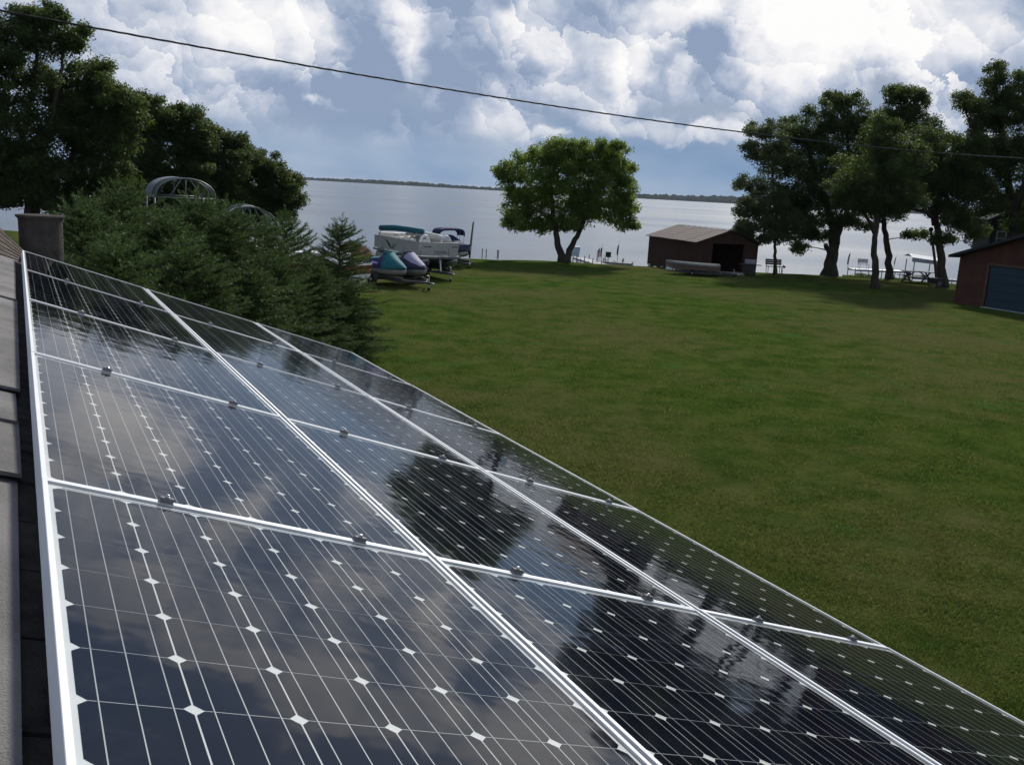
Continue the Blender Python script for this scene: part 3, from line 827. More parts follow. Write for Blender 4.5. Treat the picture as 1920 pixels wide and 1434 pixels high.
broadleaf('oak_tree', 'low spreading oak at the lake end of the left trees', 'tree', b,
          [([(505, y0, 0), (504, 430, 0), (498, 390, 0), (486, 340, 0), (475, 290, 0)], 0.22, 0.05), ([(500, 400, 0), (525, 375, 0), (545, 350, 0)], 0.1, 0.03)],
          [(465, 300, 36, 30), (495, 320, 36, 32), (525, 345, 34, 30), (470, 355, 50, 36), (540, 370, 22, 24), (500, 385, 44, 24), (535, 405, 14, 14), (550, 345, 14, 14), (430, 390, 34, 22), (515, 372, 40, 34), (480, 400, 40, 28), (552, 378, 16, 14)], 58.0, 131, L_OAK, 0.95, 0.14, LEFT)

# ------------------------------------------------------------------ young spruces
M_NEED = leaf_mat('spruce_needles', (0.022, 0.050, 0.013), (0.080, 0.130, 0.040), (0.10, 0.16, 0.04), 0.30)
M_SBARK = mat('spruce_bark', (0.075, 0.055, 0.040), 0.95, 0, 0.3, 6.0, 0.6, 30, 0.1)
def spruce_mesh(seed, H=4.0, W=1.65):
    r = np.random.default_rng(seed)
    T = []; BM_ = MB()
    BM_.path([Vector((0.02 * math.sin(i), 0.02 * math.cos(i * 1.7), H * i / 10)) for i in range(11)], [0.055 * (1 - i / 10.6) + 0.004 for i in range(11)], 7)
    def twig(p, d, L, dn):
        n = max(3, int(L / dn))
        s = np.linspace(0.02, 1.0, n)
        base = p[None] + d[None] * (s * L)[:, None]
        for rep in range(3):
            u = r.normal(size=(n, 3)); u -= d[None] * (u @ d)[:, None]; u /= np.linalg.norm(u, axis=1, keepdims=True)
            nd = u * 0.75 + d[None] * 0.65 + np.array([0, 0, 0.18])
            ln = r.uniform(0.045, 0.080, n)[:, None]
            sd = np.cross(nd, r.normal(size=(n, 3))); sd /= np.linalg.norm(sd, axis=1, keepdims=True)
            T.append(np.stack([base - sd * 0.0085, base + sd * 0.0085, base + nd * ln], 1))
    z = 0.10
    while z < H * 0.985:
        f = z / H
        L = W * (1 - f) ** 0.56 * (0.9 + 0.25 * r.random()) + 0.05
        nb = int(6 + 8 * (1 - f))
        a0 = r.uniform(0, 6.28)
        for b in range(nb):
            a = a0 + 6.283 * b / nb + r.normal() * 0.22
            Lb = L * r.uniform(0.62, 1.18)
            up = -0.12 + 0.9 * f ** 2 + r.normal() * 0.10
            d = np.array([math.cos(a), math.sin(a), up]); d /= np.linalg.norm(d)
            pts = [np.array([0, 0, z])]
            nseg = max(3, int(Lb / 0.16))
            for q in range(nseg):
                tq = q / nseg
                dd = d + np.array([0, 0, -0.16 * math.sin(tq * 3.1) + 0.42 * tq ** 2]) ; dd /= np.linalg.norm(dd)
                pts.append(pts[-1] + dd * Lb / nseg)
            if Lb > 0.22:
                BM_.path([Vector(p) for p in (pts[0], pts[len(pts) // 2], pts[-1])], [0.010, 0.007, 0.003], 4, False)
            for q in range(1, len(pts)):
                p0, p1 = pts[q - 1], pts[q]; dd = p1 - p0; dl = np.linalg.norm(dd); dd = dd / dl
                twig(p0, dd, dl, 0.020)
                rem = Lb * (1 - q / len(pts))
                side = np.cross(dd, [0, 0, 1.0]); side /= np.linalg.norm(side)
                for sg in (-1, 1):
                    tl = min(0.46, 0.10 + rem * 0.45) * r.uniform(0.6, 1.15)
                    if q < 2 and Lb > 0.5:
                        continue
                    td = dd * 0.72 + side * sg * 0.72 + np.array([0, 0, 0.05 + r.normal() * 0.12]); td /= np.linalg.norm(td)
                    twig(p0 + dd * dl * r.random(), td, tl, 0.024)
        z += (0.150 - 0.04 * (1 - f)) * r.uniform(0.8, 1.2)
    # long pale leader with a candelabra of upswept shoots
    tip = np.array([0, 0, H * 0.985])
    twig(tip, np.array([0.02, 0.02, 1.0]), 0.42, 0.026)
    for hgt, nb, Lq in ((0.0, 6, 0.34), (-0.30, 7, 0.46), (0.16, 4, 0.16)):
        for b in range(nb):
            a = 6.283 * b / nb + r.uniform(-.3, .3)
            d = np.array([math.cos(a) * 0.8, math.sin(a) * 0.8, 0.55 + r.normal() * 0.12]); d /= np.linalg.norm(d)
            p = tip + np.array([0, 0, hgt])
            twig(p, d, Lq * 0.6, 0.024)
            d2 = d * 0.75 + np.array([0, 0, 0.55]); d2 /= np.linalg.norm(d2)
            twig(p + d * Lq * 0.6, d2, Lq * 0.5, 0.024)
    T = np.concatenate(T).astype(np.float32)
    fm = np_mesh('foliage', T.reshape(-1, 3), np.arange(len(T) * 3).reshape(-1, 3), M_NEED)
    tm = BM_.mesh('trunk'); tm.materials.append(M_SBARK)
    return tm, fm
SPR = [spruce_mesh(5), spruce_mesh(6, 4.0, 1.45), spruce_mesh(8, 4.0, 1.85), spruce_mesh(15, 4.0, 1.55)]
SPOTS = [  # px of the stem, distance, px row of the tip, width factor, label
    (150, 15.2, 352, 1.15, 'young spruce nearest the round chimney'),
    (236, 17.4, 318, 1.05, 'young spruce with the tall candelabra leader left of the canopies'),
    (300, 17.0, 378, 1.3, 'bushy young spruce in front of the taller arched canopy'),
    (372, 19.0, 338, 1.15, 'young spruce hiding the right post of the taller canopy'),
    (436, 18.6, 362, 1.25, 'dark young spruce between the two arched canopies'),
    (492, 20.5, 392, 1.15, 'young spruce in front of the lower arched canopy'),
    (205, 14.2, 420, 1.15, 'low young spruce close behind the far panel edge'),
    (340, 15.6, 432, 1.3, 'low broad spruce behind the top of the middle panels'),
    (548, 22.6, 384, 0.95, 'thin young spruce left of the red boat'),
    (470, 17.8, 478, 1.35, 'lowest bushy spruce right above the eave-side panels'),
    (624, 24.0, 396, 1.1, 'last young spruce on the open lawn beside the boats'),
    (590, 21.5, 480, 1.2, 'low spruce skirting the last spruce on the lawn'),
    (180, 19.5, 360, 1.2, 'young spruce filling the gap behind the chimney-side spruce'),
    (268, 20.5, 372, 1.25, 'young spruce behind the candelabra spruce under the canopy edge'),
    (405, 21.5, 390, 1.25, 'young spruce half hidden behind the dark one between canopies'),
    (528, 19.6, 470, 1.2, 'short spruce between the lower canopy and the thin spruce'),
    (400, 15.8, 486, 1.25, 'shortest spruce brushing the far edge of the middle panels'),
]
for i, (sx, dist, ty, wf_, lab) in enumerate(SPOTS):
    b = foot(sx, 500, dist)
    topz = at(sx, ty, dist).z
    p0 = px_of(b)
    t = thing('spruce_tree', lab, 'spruce tree', b, 1.7 * i, 'young spruces beside the house')
    H = topz - b[2]
    t.scale = (H / 4.4 * wf_ * 1.05, H / 4.4 * wf_ * 1.05, H / 4.4)
    tm, fm = SPR[(i * 7 // 3) % 4]
    t.rotation_euler = (rng.normal() * 0.035, rng.normal() * 0.035, 1.7 * i)
    link('trunk', tm, t); link('foliage', fm, t)

# ================================================================== buildings on the right
def rect_wall(b, x0, x1, z0, z1, y, t, holes=()):     # a wall in the local xz plane, thickness t towards +y, with openings
    xs = sorted({x0, x1, *[h[0] for h in holes], *[h[1] for h in holes]})
    for a, c in zip(xs[:-1], xs[1:]):
        zz = [(z0, z1)]
        for h in holes:
            if h[0] <= a + 1e-6 and h[1] >= c - 1e-6:
                zz = [(p, q) for lo, hi in zz for p, q in ((lo, h[2]), (h[3], hi)) if q - p > 1e-4]
        for lo, hi in zz:
            b.box(((a + c) / 2, y + t / 2, (lo + hi) / 2), (c - a, t, hi - lo))

M_RED = mat('garage_siding', (0.064, 0.027, 0.019), 0.8, 0, 0.22, 2.0, 0.25, 30, 0.2)
M_BLUE = mat('garage_door_blue', (0.005, 0.030, 0.046), 0.55, 0, 0.12, 1.5)
M_DKROOF = mat('dark_roofing', (0.030, 0.031, 0.036), 0.9, 0, 0.3, 8.0, 0.5, 90, 0.15)
M_CONC = mat('concrete', (0.36, 0.36, 0.35), 0.9, 0, 0.15, 3.0, 0.3, 40)
gar = thing('garage', 'red-brown garage with wide blue door and dark gable roof', 'garage', (23.2, 49.8, 0.0), math.atan2(-0.91, 0.41))
GW, GH, GD, GS = 9.0, 2.46, 7.0, 0.32
m_ = MB(); rect_wall(m_, 0, GW, -0.2, GH, 0, 0.15, [(1.85, 6.75, -0.2, 2.13)])
m_.add([(0, 0, GH), (GW, 0, GH), (GW / 2, 0, GH + GS * GW / 2), (0, 0.15, GH), (GW, 0.15, GH), (GW / 2, 0.15, GH + GS * GW / 2)], [(0, 1, 2), (5, 4, 3), (0, 2, 5, 3), (1, 4, 5, 2)])
rect_wall(m_, 0, GW, -0.2, GH, GD - 0.15, 0.15)
for x in (0.075, GW - 0.075):
    m_.box((x, GD / 2, (GH - 0.2) / 2), (0.15, GD - 0.31, GH + 0.2))
m_.build('wall', M_RED, gar)
z_ = 0.0
while z_ < GH + GS * GW / 2 - 0.12:                    # lapped boards of the front
    x0_ = 0.0 if z_ + 0.2 <= GH else (z_ + 0.2 - GH) / GS
    for a_, b_ in (((x0_, 1.75), (6.85, GW - x0_)) if z_ < 2.1 else ((x0_, GW - x0_),)):
        if b_ - a_ > 0.2:
            MB().add([(a_, -0.026, z_), (b_, -0.026, z_), (b_, -0.006, z_ + 0.2), (a_, -0.006, z_ + 0.2), (a_, -0.001, z_), (b_, -0.001, z_)], [(0, 1, 2, 3), (5, 4, 0, 1), (0, 3, 4), (1, 5, 2)]).build('lap_board', M_RED, gar)
    z_ += 0.2
m_ = MB()
zo = -0.15
for s_ in (-1, 1):
    xe = GW / 2 + s_ * (GW / 2 + 0.42); ze = GH + 0.02 - 0.42 * GS; zr = GH + 0.02 + GS * GW / 2
    A = [(GW / 2, -0.42, zr), (xe, -0.42, ze), (xe, GD + 0.3, ze), (GW / 2, GD + 0.3, zr)]
    m_.add(A + [(x, y, z + 0.14) for x, y, z in A], [(0, 1, 2, 3), (7, 6, 5, 4), (0, 4, 5, 1), (1, 5, 6, 2), (2, 6, 7, 3)])
m_.build('roof', M_DKROOF, gar)
dr = thing('door', None, None); dr.parent = gar
for i in range(5):
    z0 = 0.03 + i * 0.419
    MB().box((4.3, 0.075, z0 + 0.208), (4.86, 0.045, 0.412)).build('door_panel', M_BLUE, dr, bevel=0.012)
MB().box((4.3, 0.0, -0.03), (5.0, 0.5, 0.10)).build('threshold', M_CONC, gar, bevel=0.01)
m_ = MB()
for x in (1.80, 6.80):
    m_.box((x, -0.012, 1.06), (0.09, 0.03, 2.2))
m_.box((4.3, -0.012, 2.19), (5.1, 0.03, 0.09))
m_.build('door_frame', mat('garage_trim', (0.085, 0.040, 0.030), 0.7), gar)

cb = foot(1905, 500, 66.5)
M_CAB = mat('cabin_stain', (0.012, 0.015, 0.012), 0.85, 0, 0.25, 2.0, 0.3, 20, 0.15)
cab = thing('cabin', 'dark green cabin with small pale-framed window above the garage roof', 'cabin', cb, math.radians(-14))
m_ = MB(); rect_wall(m_, -2.0, 4.6, -0.2, 4.7, 0, 0.15, [(-1.55, -0.95, 2.92, 3.88)])
for x in (-1.925, 4.525):
    m_.box((x, 2.6, 2.25), (0.15, 4.88, 4.9))
rect_wall(m_, -2.0, 4.6, -0.2, 4.7, 5.05, 0.15)
m_.add([(-2, 0, 4.7), (4.6, 0, 4.7), (1.3, 0, 6.5), (-2, 5.2, 4.7), (4.6, 5.2, 4.7), (1.3, 5.2, 6.5)], [(0, 1, 2), (5, 4, 3)])
m_.build('wall', M_CAB, cab)
m_ = MB()
for x in (-2.35, 4.95):
    A = [(1.3, -0.4, 6.55), (x, -0.4, 4.55), (x, 5.6, 4.55), (1.3, 5.6, 6.55)]
    m_.add(A + [(a, b_, c_ + 0.12) for a, b_, c_ in A], [(0, 1, 2, 3), (7, 6, 5, 4), (0, 4, 5, 1), (1, 5, 6, 2), (2, 6, 7, 3)])
m_.build('roof', M_DKROOF, cab)
wn_ = MB()
for x in (-1.55, -0.95):
    wn_.box((x, -0.02, 3.40), (0.07, 0.08, 1.06))
for z in (2.90, 3.40, 3.90):
    wn_.box((-1.25, -0.022, z), (0.66, 0.08, 0.06))
wi = wn_.build('window', mat('window_paint', (0.16, 0.18, 0.19), 0.6), cab)
MB().box((-1.25, 0.05, 3.40), (0.58, 0.01, 0.96)).build('pane', mat('dark_glass', (0.02, 0.025, 0.03), 0.08, spec=0.6), wi)

# boathouse
M_BH = mat('boathouse_boards', (0.050, 0.026, 0.020), 0.85, 0, 0.35, 4.0, 0.4, 9, 0.15, stretch=(2.2, 2.2, 0.15))
M_BHR = mat('rusty_roof_metal', (0.054, 0.031, 0.029), 0.8, 0.0, 0.35, 1.1, 0.15, 12, 0.4, c2=(0.070, 0.046, 0.044), stretch=(1, 0.5, 1))
M_DARK = mat('dark_interior', (0.012, 0.012, 0.014), 0.9)
BHX, BHY = 11.35, 60.5
bhr = math.atan2(0.335, 0.942)
bh = thing('boathouse', 'long brown board boathouse with rusty metal roof and open front', 'boathouse', (BHX, BHY, 0), bhr)
BW, BL_, BE, BR = 4.55, 6.7, 1.98, 2.76
rb = random.Random(2)
m_ = MB(); rect_wall(m_, 0.03, BW - 0.03, 0.02, BE, 0.03, 0.06, [(1.15, 3.55, 0.02, 1.90)])
m_.add([(0, 0.03, BE), (BW, 0.03, BE), (BW / 2, 0.03, BR), (0, 0.09, BE), (BW, 0.09, BE), (BW / 2, 0.09, BR)], [(0, 1, 2), (5, 4, 3)])
m_.build('front_wall', M_BH, bh)
x_ = 0.0
while x_ < BW - 0.02:                                  # upright boards of the front
    w_ = min(0.23, BW - x_); xm = x_ + w_ / 2
    zt_ = lambda x: BE + (BR - BE) * (1 - abs(x - BW / 2) / (BW / 2)) - 0.01
    zb_ = 1.90 if 1.15 < xm < 3.55 else 0.0
    yf = 0.0 + rb.uniform(-0.006, 0.006); xa_, xb_ = x_ + 0.004, x_ + w_ - 0.004
    q = [(xa_, zb_), (xb_, zb_), (xb_, zt_(xb_)), (xa_, zt_(xa_))]
    MB().add([(x, yf, z) for x, z in q] + [(x, 0.028, z) for x, z in q], [(0, 1, 2, 3), (7, 6, 5, 4), (0, 4, 5, 1), (1, 5, 6, 2), (2, 6, 7, 3), (3, 7, 4, 0)]).build('siding_board', M_BH, bh)
    x_ += w_
m_ = MB(); rect_wall(m_, 0, BW, -0.05, BE, BL_ - 0.1, 0.1)
m_.add([(0, BL_ - .1, BE), (BW, BL_ - .1, BE), (BW / 2, BL_ - .1, BR), (0, BL_, BE), (BW, BL_, BE), (BW / 2, BL_, BR)], [(0, 1, 2), (5, 4, 3)])
m_.build('back_wall', M_BH, bh)
for sx_ in (0.05, BW - 0.05):                          # side walls board by board
    y_ = 0.1; 
    while y_ < BL_ - 0.12:
        wv_ = min(0.235, BL_ - 0.1 - y_)
        MB().box((sx_ + rb.uniform(-0.007, 0.007), y_ + wv_ / 2, BE / 2 - 0.05), (0.045, wv_ - 0.008, BE + 0.12 + rb.uniform(-0.02, 0.02))).build('siding_board', M_BH, bh)
        y_ += wv_
m_ = MB(); m_.box((BW / 2, BL_ / 2, 0.0), (BW - 0.24, BL_ - 0.24, 0.06)); m_.build('floor', M_DARK, bh)
for s_ in (0, 1):
    for i in range(5):
        y0_, y1_ = -0.18 + i * (BL_ + 0.36) / 5, -0.18 + (i + 1) * (BL_ + 0.36) / 5 + 0.05
        lift = 0.012 * (i % 2) + rb.uniform(0, 0.006)
        xe = -0.2 if s_ == 0 else BW + 0.2
        ze = BE + 0.03 - 0.2 * (BR - BE) / (BW / 2); b_ = MB()
        n_c = 14; top = []
        for (yq) in (y0_, y1_):
            row = []
            for q in range(n_c + 1):
                f = q / n_c
                row.append((BW / 2 + (xe - BW / 2) * f, yq, BR + 0.03 + (ze - BR - 0.03) * f + lift + 0.012 * (q % 2)))
            top.append(row)
        b_.loft([[Vector(p) for p in r__] for r__ in top], False, False)
        b_.loft([[Vector(p) + Vector((0, 0, -0.02)) for p in r__] for r__ in top][::-1], False, False)
        b_.build('roof_sheet', M_BHR, bh)
M_LT = mat('ridge_flashing', (0.24, 0.24, 0.24), 0.45, 0.4, 0.3, 5.0)
for i in range(9):
    y_ = -0.1 + i * 0.76
    MB().add([(BW / 2 - 0.16, y_, BR + 0.0), (BW / 2, y_, BR + 0.085), (BW / 2 + 0.16, y_, BR), (BW / 2 - 0.16, y_ + 0.66, BR), (BW / 2, y_ + 0.66, BR + 0.09), (BW / 2 + 0.16, y_ + 0.66, BR)],
             [(0, 1, 4, 3), (1, 2, 5, 4), (0, 2, 1), (3, 4, 5)]).build('ridge_cap', M_LT, bh)
m_ = MB()
for y_ in (0.4, 2.4, 4.5, 6.4):
    for x in (0.15, BW - 0.15):
        m_.box((x, y_, -0.55), (0.3, 0.3, 1.12))
m_.build('footing', M_CONC, bh)

# ================================================================== trailers and boats
M_STEEL = mat('trailer_steel', (0.055, 0.055, 0.06), 0.5, 0.5, 0.2, 4.0)
M_GALV = mat('galvanised_steel', (0.42, 0.43, 0.44), 0.45, 0.7, 0.15, 6.0)
M_TYRE = mat('tyre_rubber', (0.018, 0.018, 0.019), 0.85)
M_RIM = mat('wheel_rim', (0.66, 0.67, 0.68), 0.4, 0.3)
M_WOOD = mat('weathered_wood', (0.20, 0.17, 0.14), 0.9, 0, 0.25, 4.0, 0.3, 30)
def wheel(root, x, y, r=0.29, w=0.17):
    t = MB().lathe([(r * .58, -w / 2), (r * .93, -w / 2), (r, -w * .32), (r, w * .32), (r * .93, w / 2), (r * .58, w / 2)], (x, y, r), 22, 'y').build('tyre', M_TYRE, root, True)
    MB().lathe([(r * .10, -w * .52), (r * .20, -w * .5), (r * .50, -w * .38), (r * .60, -w * .46), (r * .60, w * .46), (r * .50, w * .38), (r * .2, w * .5), (r * .1, w * .52)], (x, y, r), 18, 'y').build('rim', M_RIM, t, True)
def trailer(label, loc, rz, L, W, z, tongue, metal, group=None, wr=0.29, winch=True):
    """x forward to the hitch; bed from x=-L/2 to L/2, hitch at L/2 + tongue"""
    t = thing('boat_trailer', label, 'trailer', loc, rz, group)
    m = MB()
    for s_ in (-1, 1):
        m.bar((-L / 2, s_ * W * .36, z), (L / 2, s_ * W * .36, z), 0.07, 0.10)
        m.bar((L / 2 - 0.02, s_ * W * .36, z), (L / 2 + tongue * .62, s_ * 0.04, z - 0.02), 0.06, 0.09)
    for x in (-L / 2 + .05, -L * .15, L * .2, L / 2 - .05):
        m.bar((x, -W * .38, z - 0.01), (x, W * .38, z - 0.01), 0.06, 0.07)
    m.bar((L / 2 + tongue * .5, 0, z - 0.015), (L / 2 + tongue, 0, z - 0.015), 0.07, 0.08)
    m.build('frame', metal, t)
    m = MB()
    for s_ in (-1, 1):
        m.bar((-L / 2 + .1, s_ * W * .27, z + 0.11), (L / 2 - .1, s_ * W * .27, z + 0.11), 0.12, 0.07)
    m.build('bunk', M_WOOD, t)
    xa = -L * .12
    m = MB(); m.bar((xa, -W / 2 + .02, wr), (xa, W / 2 - .02, wr), 0.06, 0.06)
    for s_ in (-1, 1):
        m.bar((xa, s_ * W * .36, wr), (xa, s_ * W * .36, z), 0.06, 0.08, (1, 0, 0))
    m.build('axle', metal, t)
    for s_ in (-1, 1):
        wheel(t, xa, s_ * (W / 2 + 0.02), wr, wr * .58)
        f = MB(); f.loft([[Vector((xa + wr * 1.24 * math.cos(a), s_ * (W / 2 + 0.02) + dy, wr + wr * 1.24 * math.sin(a))) for a in [math.pi * i / 8 for i in range(9)]] for dy in (-0.11, 0.11)], False, False)
        f.build('mudguard', metal, t)
    xj = L / 2 + tongue * .72
    m = MB(); m.path([(xj, 0.09, 0.08), (xj, 0.09, z + 0.28)], 0.028, 8); m.path([(xj, 0.09, z + 0.27), (xj - 0.13, 0.09, z + 0.30)], 0.014, 6)
    j = m.build('jack', M_GALV, t)
    MB().lathe([(0.03, -0.03), (0.075, -0.025), (0.08, 0), (0.075, 0.025), (0.03, 0.03)], (xj, 0.09, 0.075), 14, 'y').build('jack_wheel', M_TYRE, j, True)
    m = MB(); xh = L / 2 + tongue
    m.lathe([(0.045, -0.10), (0.055, 0.0), (0.05, 0.06), (0.02, 0.09)], (xh, 0, z - 0.01), 10, 'x')
    m.build('coupler', M_GALV, t)
    if winch:
        m = MB(); m.bar((L / 2 + .25, 0, z), (L / 2 + .1, 0, z + 0.62), 0.07, 0.07); m.lathe([(0.06, -0.07), (0.06, 0.07)], (L / 2 + .13, 0, z + 0.52), 10, 'y')
        m.build('winch_post', M_GALV, t)
    return t

def hull_rings(L, W, H, z0, n=14, bowrise=0.5, flare=0.9, full=3.0, pts=None):
    R = []
    for i in range(n + 1):
        t = i / n; x = -L / 2 + L * t
        w = W / 2 * max(0.02, (1 - t ** full)) ** 0.62 * (0.92 + 0.08 * min(1, t * 4))
        ke = z0 + H * bowrise * max(0, (t - .55) / .45) ** 2.2; sh = z0 + H * (1 + 0.16 * t ** 2)
        ch = ke + (sh - ke) * 0.38
        R.append([Vector((x, -w, sh)), Vector((x, -w * flare, ch)), Vector((x, -w * .45, ke + 0.04 * H)), Vector((x, 0, ke)),
                  Vector((x, w * .45, ke + 0.04 * H)), Vector((x, w * flare, ch)), Vector((x, w, sh))])
    return R
def band(R, a, b, out=0.004):                          # a strip of a hull between two of its lines, set slightly proud
    return [[p + Vector((0, (out if p.y > 0 else -out), 0)) for p in r[a:b + 1]] for r in R]

# --- pontoon boat
HD = math.atan2(-0.84, 0.54)                           # the boats' bows point over the lawn to the right
M_ALU = mat('pontoon_aluminium', (0.30, 0.31, 0.32), 0.42, 0.75, 0.15, 2.5)
M_PNL = mat('fence_panel_white', (0.35, 0.35, 0.335), 0.45, 0.05, 0.06, 2.0)
M_SWO = mat('graphic_dark', (0.035, 0.040, 0.045), 0.5)
M_TEAL = mat('teal_canvas', (0.006, 0.085, 0.120), 0.8, 0, 0.2, 6.0, 0.3, 30)
M_VINYL = mat('seat_vinyl', (0.62, 0.60, 0.55), 0.5, 0, 0.08, 3.0)
M_GREYC = mat('grey_canvas', (0.24, 0.26, 0.27), 0.8, 0, 0.15, 5.0, 0.3, 30)
PL_, PB_ = 5.6, 2.35
PX, PY = -5.30, 48.6
trailer('long galvanised trailer under the white pontoon boat', (PX, PY, gz(PX, PY)), HD, 5.0, 2.0, 0.42, 1.55, M_STEEL)
pb = thing('pontoon_boat', 'white and silver pontoon boat with teal rolled canopy on trailer', 'boat', (PX, PY, gz(PX, PY)), HD)
DZ = 1.16
for s_ in (-1, 1):
    prof = [(0.02, -PL_ / 2), (0.24, -PL_ / 2 + .01), (0.30, -PL_ / 2 + .08), (0.305, 0), (0.305, PL_ / 2 - .75), (0.28, PL_ / 2 - .42), (0.20, PL_ / 2 - .15), (0.03, PL_ / 2 + .05)]
    b_ = MB()
    rings = []
    for r, x in prof:
        rise = 0.16 * max(0, (x - (PL_ / 2 - .8)) / .85) ** 1.6
        rings.append([Vector((x, s_ * 0.78 + r * math.cos(6.283 * k / 18), 0.80 + rise + r * math.sin(6.283 * k / 18))) for k in range(18)])
    b_.loft(rings); b_.build('pontoon', M_ALU, pb, True)
def rounded(L, W, rad, n=6):                           # deck outline, bow corners rounded
    P = [(-L / 2, -W / 2), ]
    for (cx, cy, a0) in ((L / 2 - rad, -W / 2 + rad, -90), (L / 2 - rad, W / 2 - rad, 0)):
        for i in range(n + 1):
            a = math.radians(a0 + 90 * i / n); P.append((cx + rad * math.cos(a), cy + rad * math.sin(a)))
    P.append((-L / 2, W / 2)); return P
dk = rounded(PL_, PB_, 0.5)
MB().prism(dk, DZ - 0.10, DZ).build('deck', mat('deck_edge', (0.40, 0.41, 0.41), 0.5, 0.3), pb)
MB().prism(rounded(PL_ + 0.03, PB_ + 0.03, 0.515), DZ - 0.075, DZ - 0.025).build('rub_rail', mat('rub_rail', (0.07, 0.075, 0.08), 0.6), pb)
fo = rounded(PL_ - 0.12, PB_ - 0.10, 0.46)
def along(P, n):                                       # split the fence line into stretches of points
    L = [0.0]
    for a, b_ in zip(P[:-1], P[1:]):
        L.append(L[-1] + math.dist(a, b_))
    def pt(s):
        for i in range(len(P) - 1):
            if s <= L[i + 1] + 1e-9:
                f = (s - L[i]) / (L[i + 1] - L[i]); return (P[i][0] + (P[i + 1][0] - P[i][0]) * f, P[i][1] + (P[i + 1][1] - P[i][1]) * f)
        return P[-1]
    return pt, L[-1]
pt, FL = along(fo, 0)
mid = FL / 2
cuts = [0.0, 1.0, 2.35, 3.55, 4.55, mid - 1.12, mid - 0.40, mid + 0.40, mid + 1.12, FL - 4.55, FL - 3.4, FL - 2.2, FL - 1.0, FL]
cuts = sorted(cuts)
for a, b_ in zip(cuts[:-1], cuts[1:]):
    if b_ - a < 0.05:
        continue
    gate = abs((a + b_) / 2 - mid) < 0.2
    n_ = max(2, int((b_ - a) / 0.09)); z0, z1 = DZ + 0.05, DZ + 0.64
    rows = []
    for (zz, off) in ((z0, 0), (z1, 0), (z1, 0.025), (z0, 0.025)):
        rows.append([Vector((*pt(a + 0.025 + (b_ - a - 0.05) * i / n_), zz)) * 1.0 for i in range(n_ + 1)])
    sec = []
    for i in range(n_ + 1):
        x, y = pt(a + 0.025 + (b_ - a - 0.05) * i / n_); sc = 1 - 0.025 / max(0.6, math.hypot(x, y))
        sec.append([Vector((x, y, z0)), Vector((x, y, z1)), Vector((x * sc, y * sc, z1)), Vector((x * sc, y * sc, z0))])
    MB().loft(sec).build('gate' if gate else 'fence_panel', M_PNL, pb)
    if gate:
        MB().box((pt(mid)[0] + 0.008, 0, DZ + 0.20), (0.012, 0.62, 0.14)).build('nameplate', mat('nameplate_grey', (0.20, 0.21, 0.21), 0.5, 0.4), pb)
m_ = MB()
for zz in (DZ + 0.03, DZ + 0.66):
    m_.path([(*pt(FL * i / 80), zz) for i in range(81)], 0.018, 6)
m_.build('fence_rail', M_ALU, pb, True)
m_ = MB()
for c_ in cuts:
    m_.path([(*pt(c_), DZ), (*pt(c_), DZ + 0.67)], 0.017, 6)
m_.build('fence_post', M_ALU, pb, True)
# dark swoosh on the side that faces the camera, small registration marks by the gate
sy = -PB_ / 2 + 0.05 - 0.006
m_ = MB()
for pts in ([(-1.55, .52), (-1.1, .40), (-.62, .12), (-.55, .16), (-.95, .42), (-1.3, .52)], [(-.62, .10), (-.35, .30), (.05, .40), (-.30, .24), (-.52, .08)], [(-1.3, .44), (-.9, .30), (-.7, .10), (-.78, .10), (-1.0, .27)]):
    m_.add([(x, sy, DZ + z) for x, z in pts], [tuple(range(len(pts)))])
m_.build('swoosh_graphic', M_SWO, pb)
for s_ in (-1, 1):
    m_ = MB()
    for i in range(8):
        x, y = pt(mid + s_ * (0.58 + 0.05 * i)); hgt = 0.055
        m_.box((x + 0.004, y, DZ + 0.46), (0.008, 0.030, hgt))
    m_.build('registration_mark', M_SWO, pb)
# seats, console, folded things on deck
def cushion(x, y, z, sx, sy_, sz, name, mm):
    return MB().box((x, y, z), (sx, sy_, sz)).build(name, mm, pb, bevel=0.06)
cushion(-2.2, 0, DZ + 0.25, 0.7, 2.0, 0.5, 'stern_bench', M_VINYL); cushion(-2.5, 0, DZ + 0.62, 0.22, 2.0, 0.42, 'bench_back', M_VINYL)
cushion(1.1, -0.75, DZ + 0.22, 1.5, 0.55, 0.44, 'side_bench', M_VINYL); cushion(1.1, 0.75, DZ + 0.22, 1.5, 0.55, 0.44, 'side_bench', M_VINYL)
cushion(-0.3, 0.55, DZ + 0.42, 0.6, 0.7, 0.84, 'helm_console', M_GREYC)
for x, y in ((1.55, -0.35), (1.75, 0.75)):             # white arched seat backs
    m_ = MB(); arc = [Vector((x + 0.05 * math.sin(a), y + 0.24 * math.cos(a), DZ + 0.42 + 0.50 * math.sin(a) ** 0.7)) for a in [math.pi * i / 12 for i in range(13)]]
    m_.path(arc, 0.075, 8); m_.box((x, y, DZ + 0.58), (0.05, 0.30, 0.30)); m_.box((x - 0.22, y, DZ + 0.42), (0.45, 0.46, 0.10))
    m_.build('captain_seat', mat('seat_white', (0.66, 0.66, 0.64), 0.5), pb, True)
m_ = MB(); m_.path([(-2.5, -0.9, DZ + 1.05), (-1.4, -0.6, DZ + 1.12), (-0.2, -0.25, DZ + 1.10), (0.5, 0.1, DZ + 1.06)], [0.15, 0.16, 0.15, 0.13], 12)
m_.build('rolled_canopy', M_TEAL, pb, True)
m_ = MB(); m_.path([(-1.0, -0.1, DZ + 0.86), (0.2, 0.2, DZ + 0.93), (1.4, 0.5, DZ + 0.86), (2.2, 0.75, DZ + 0.70)], [0.08, 0.15, 0.15, 0.09], 10)
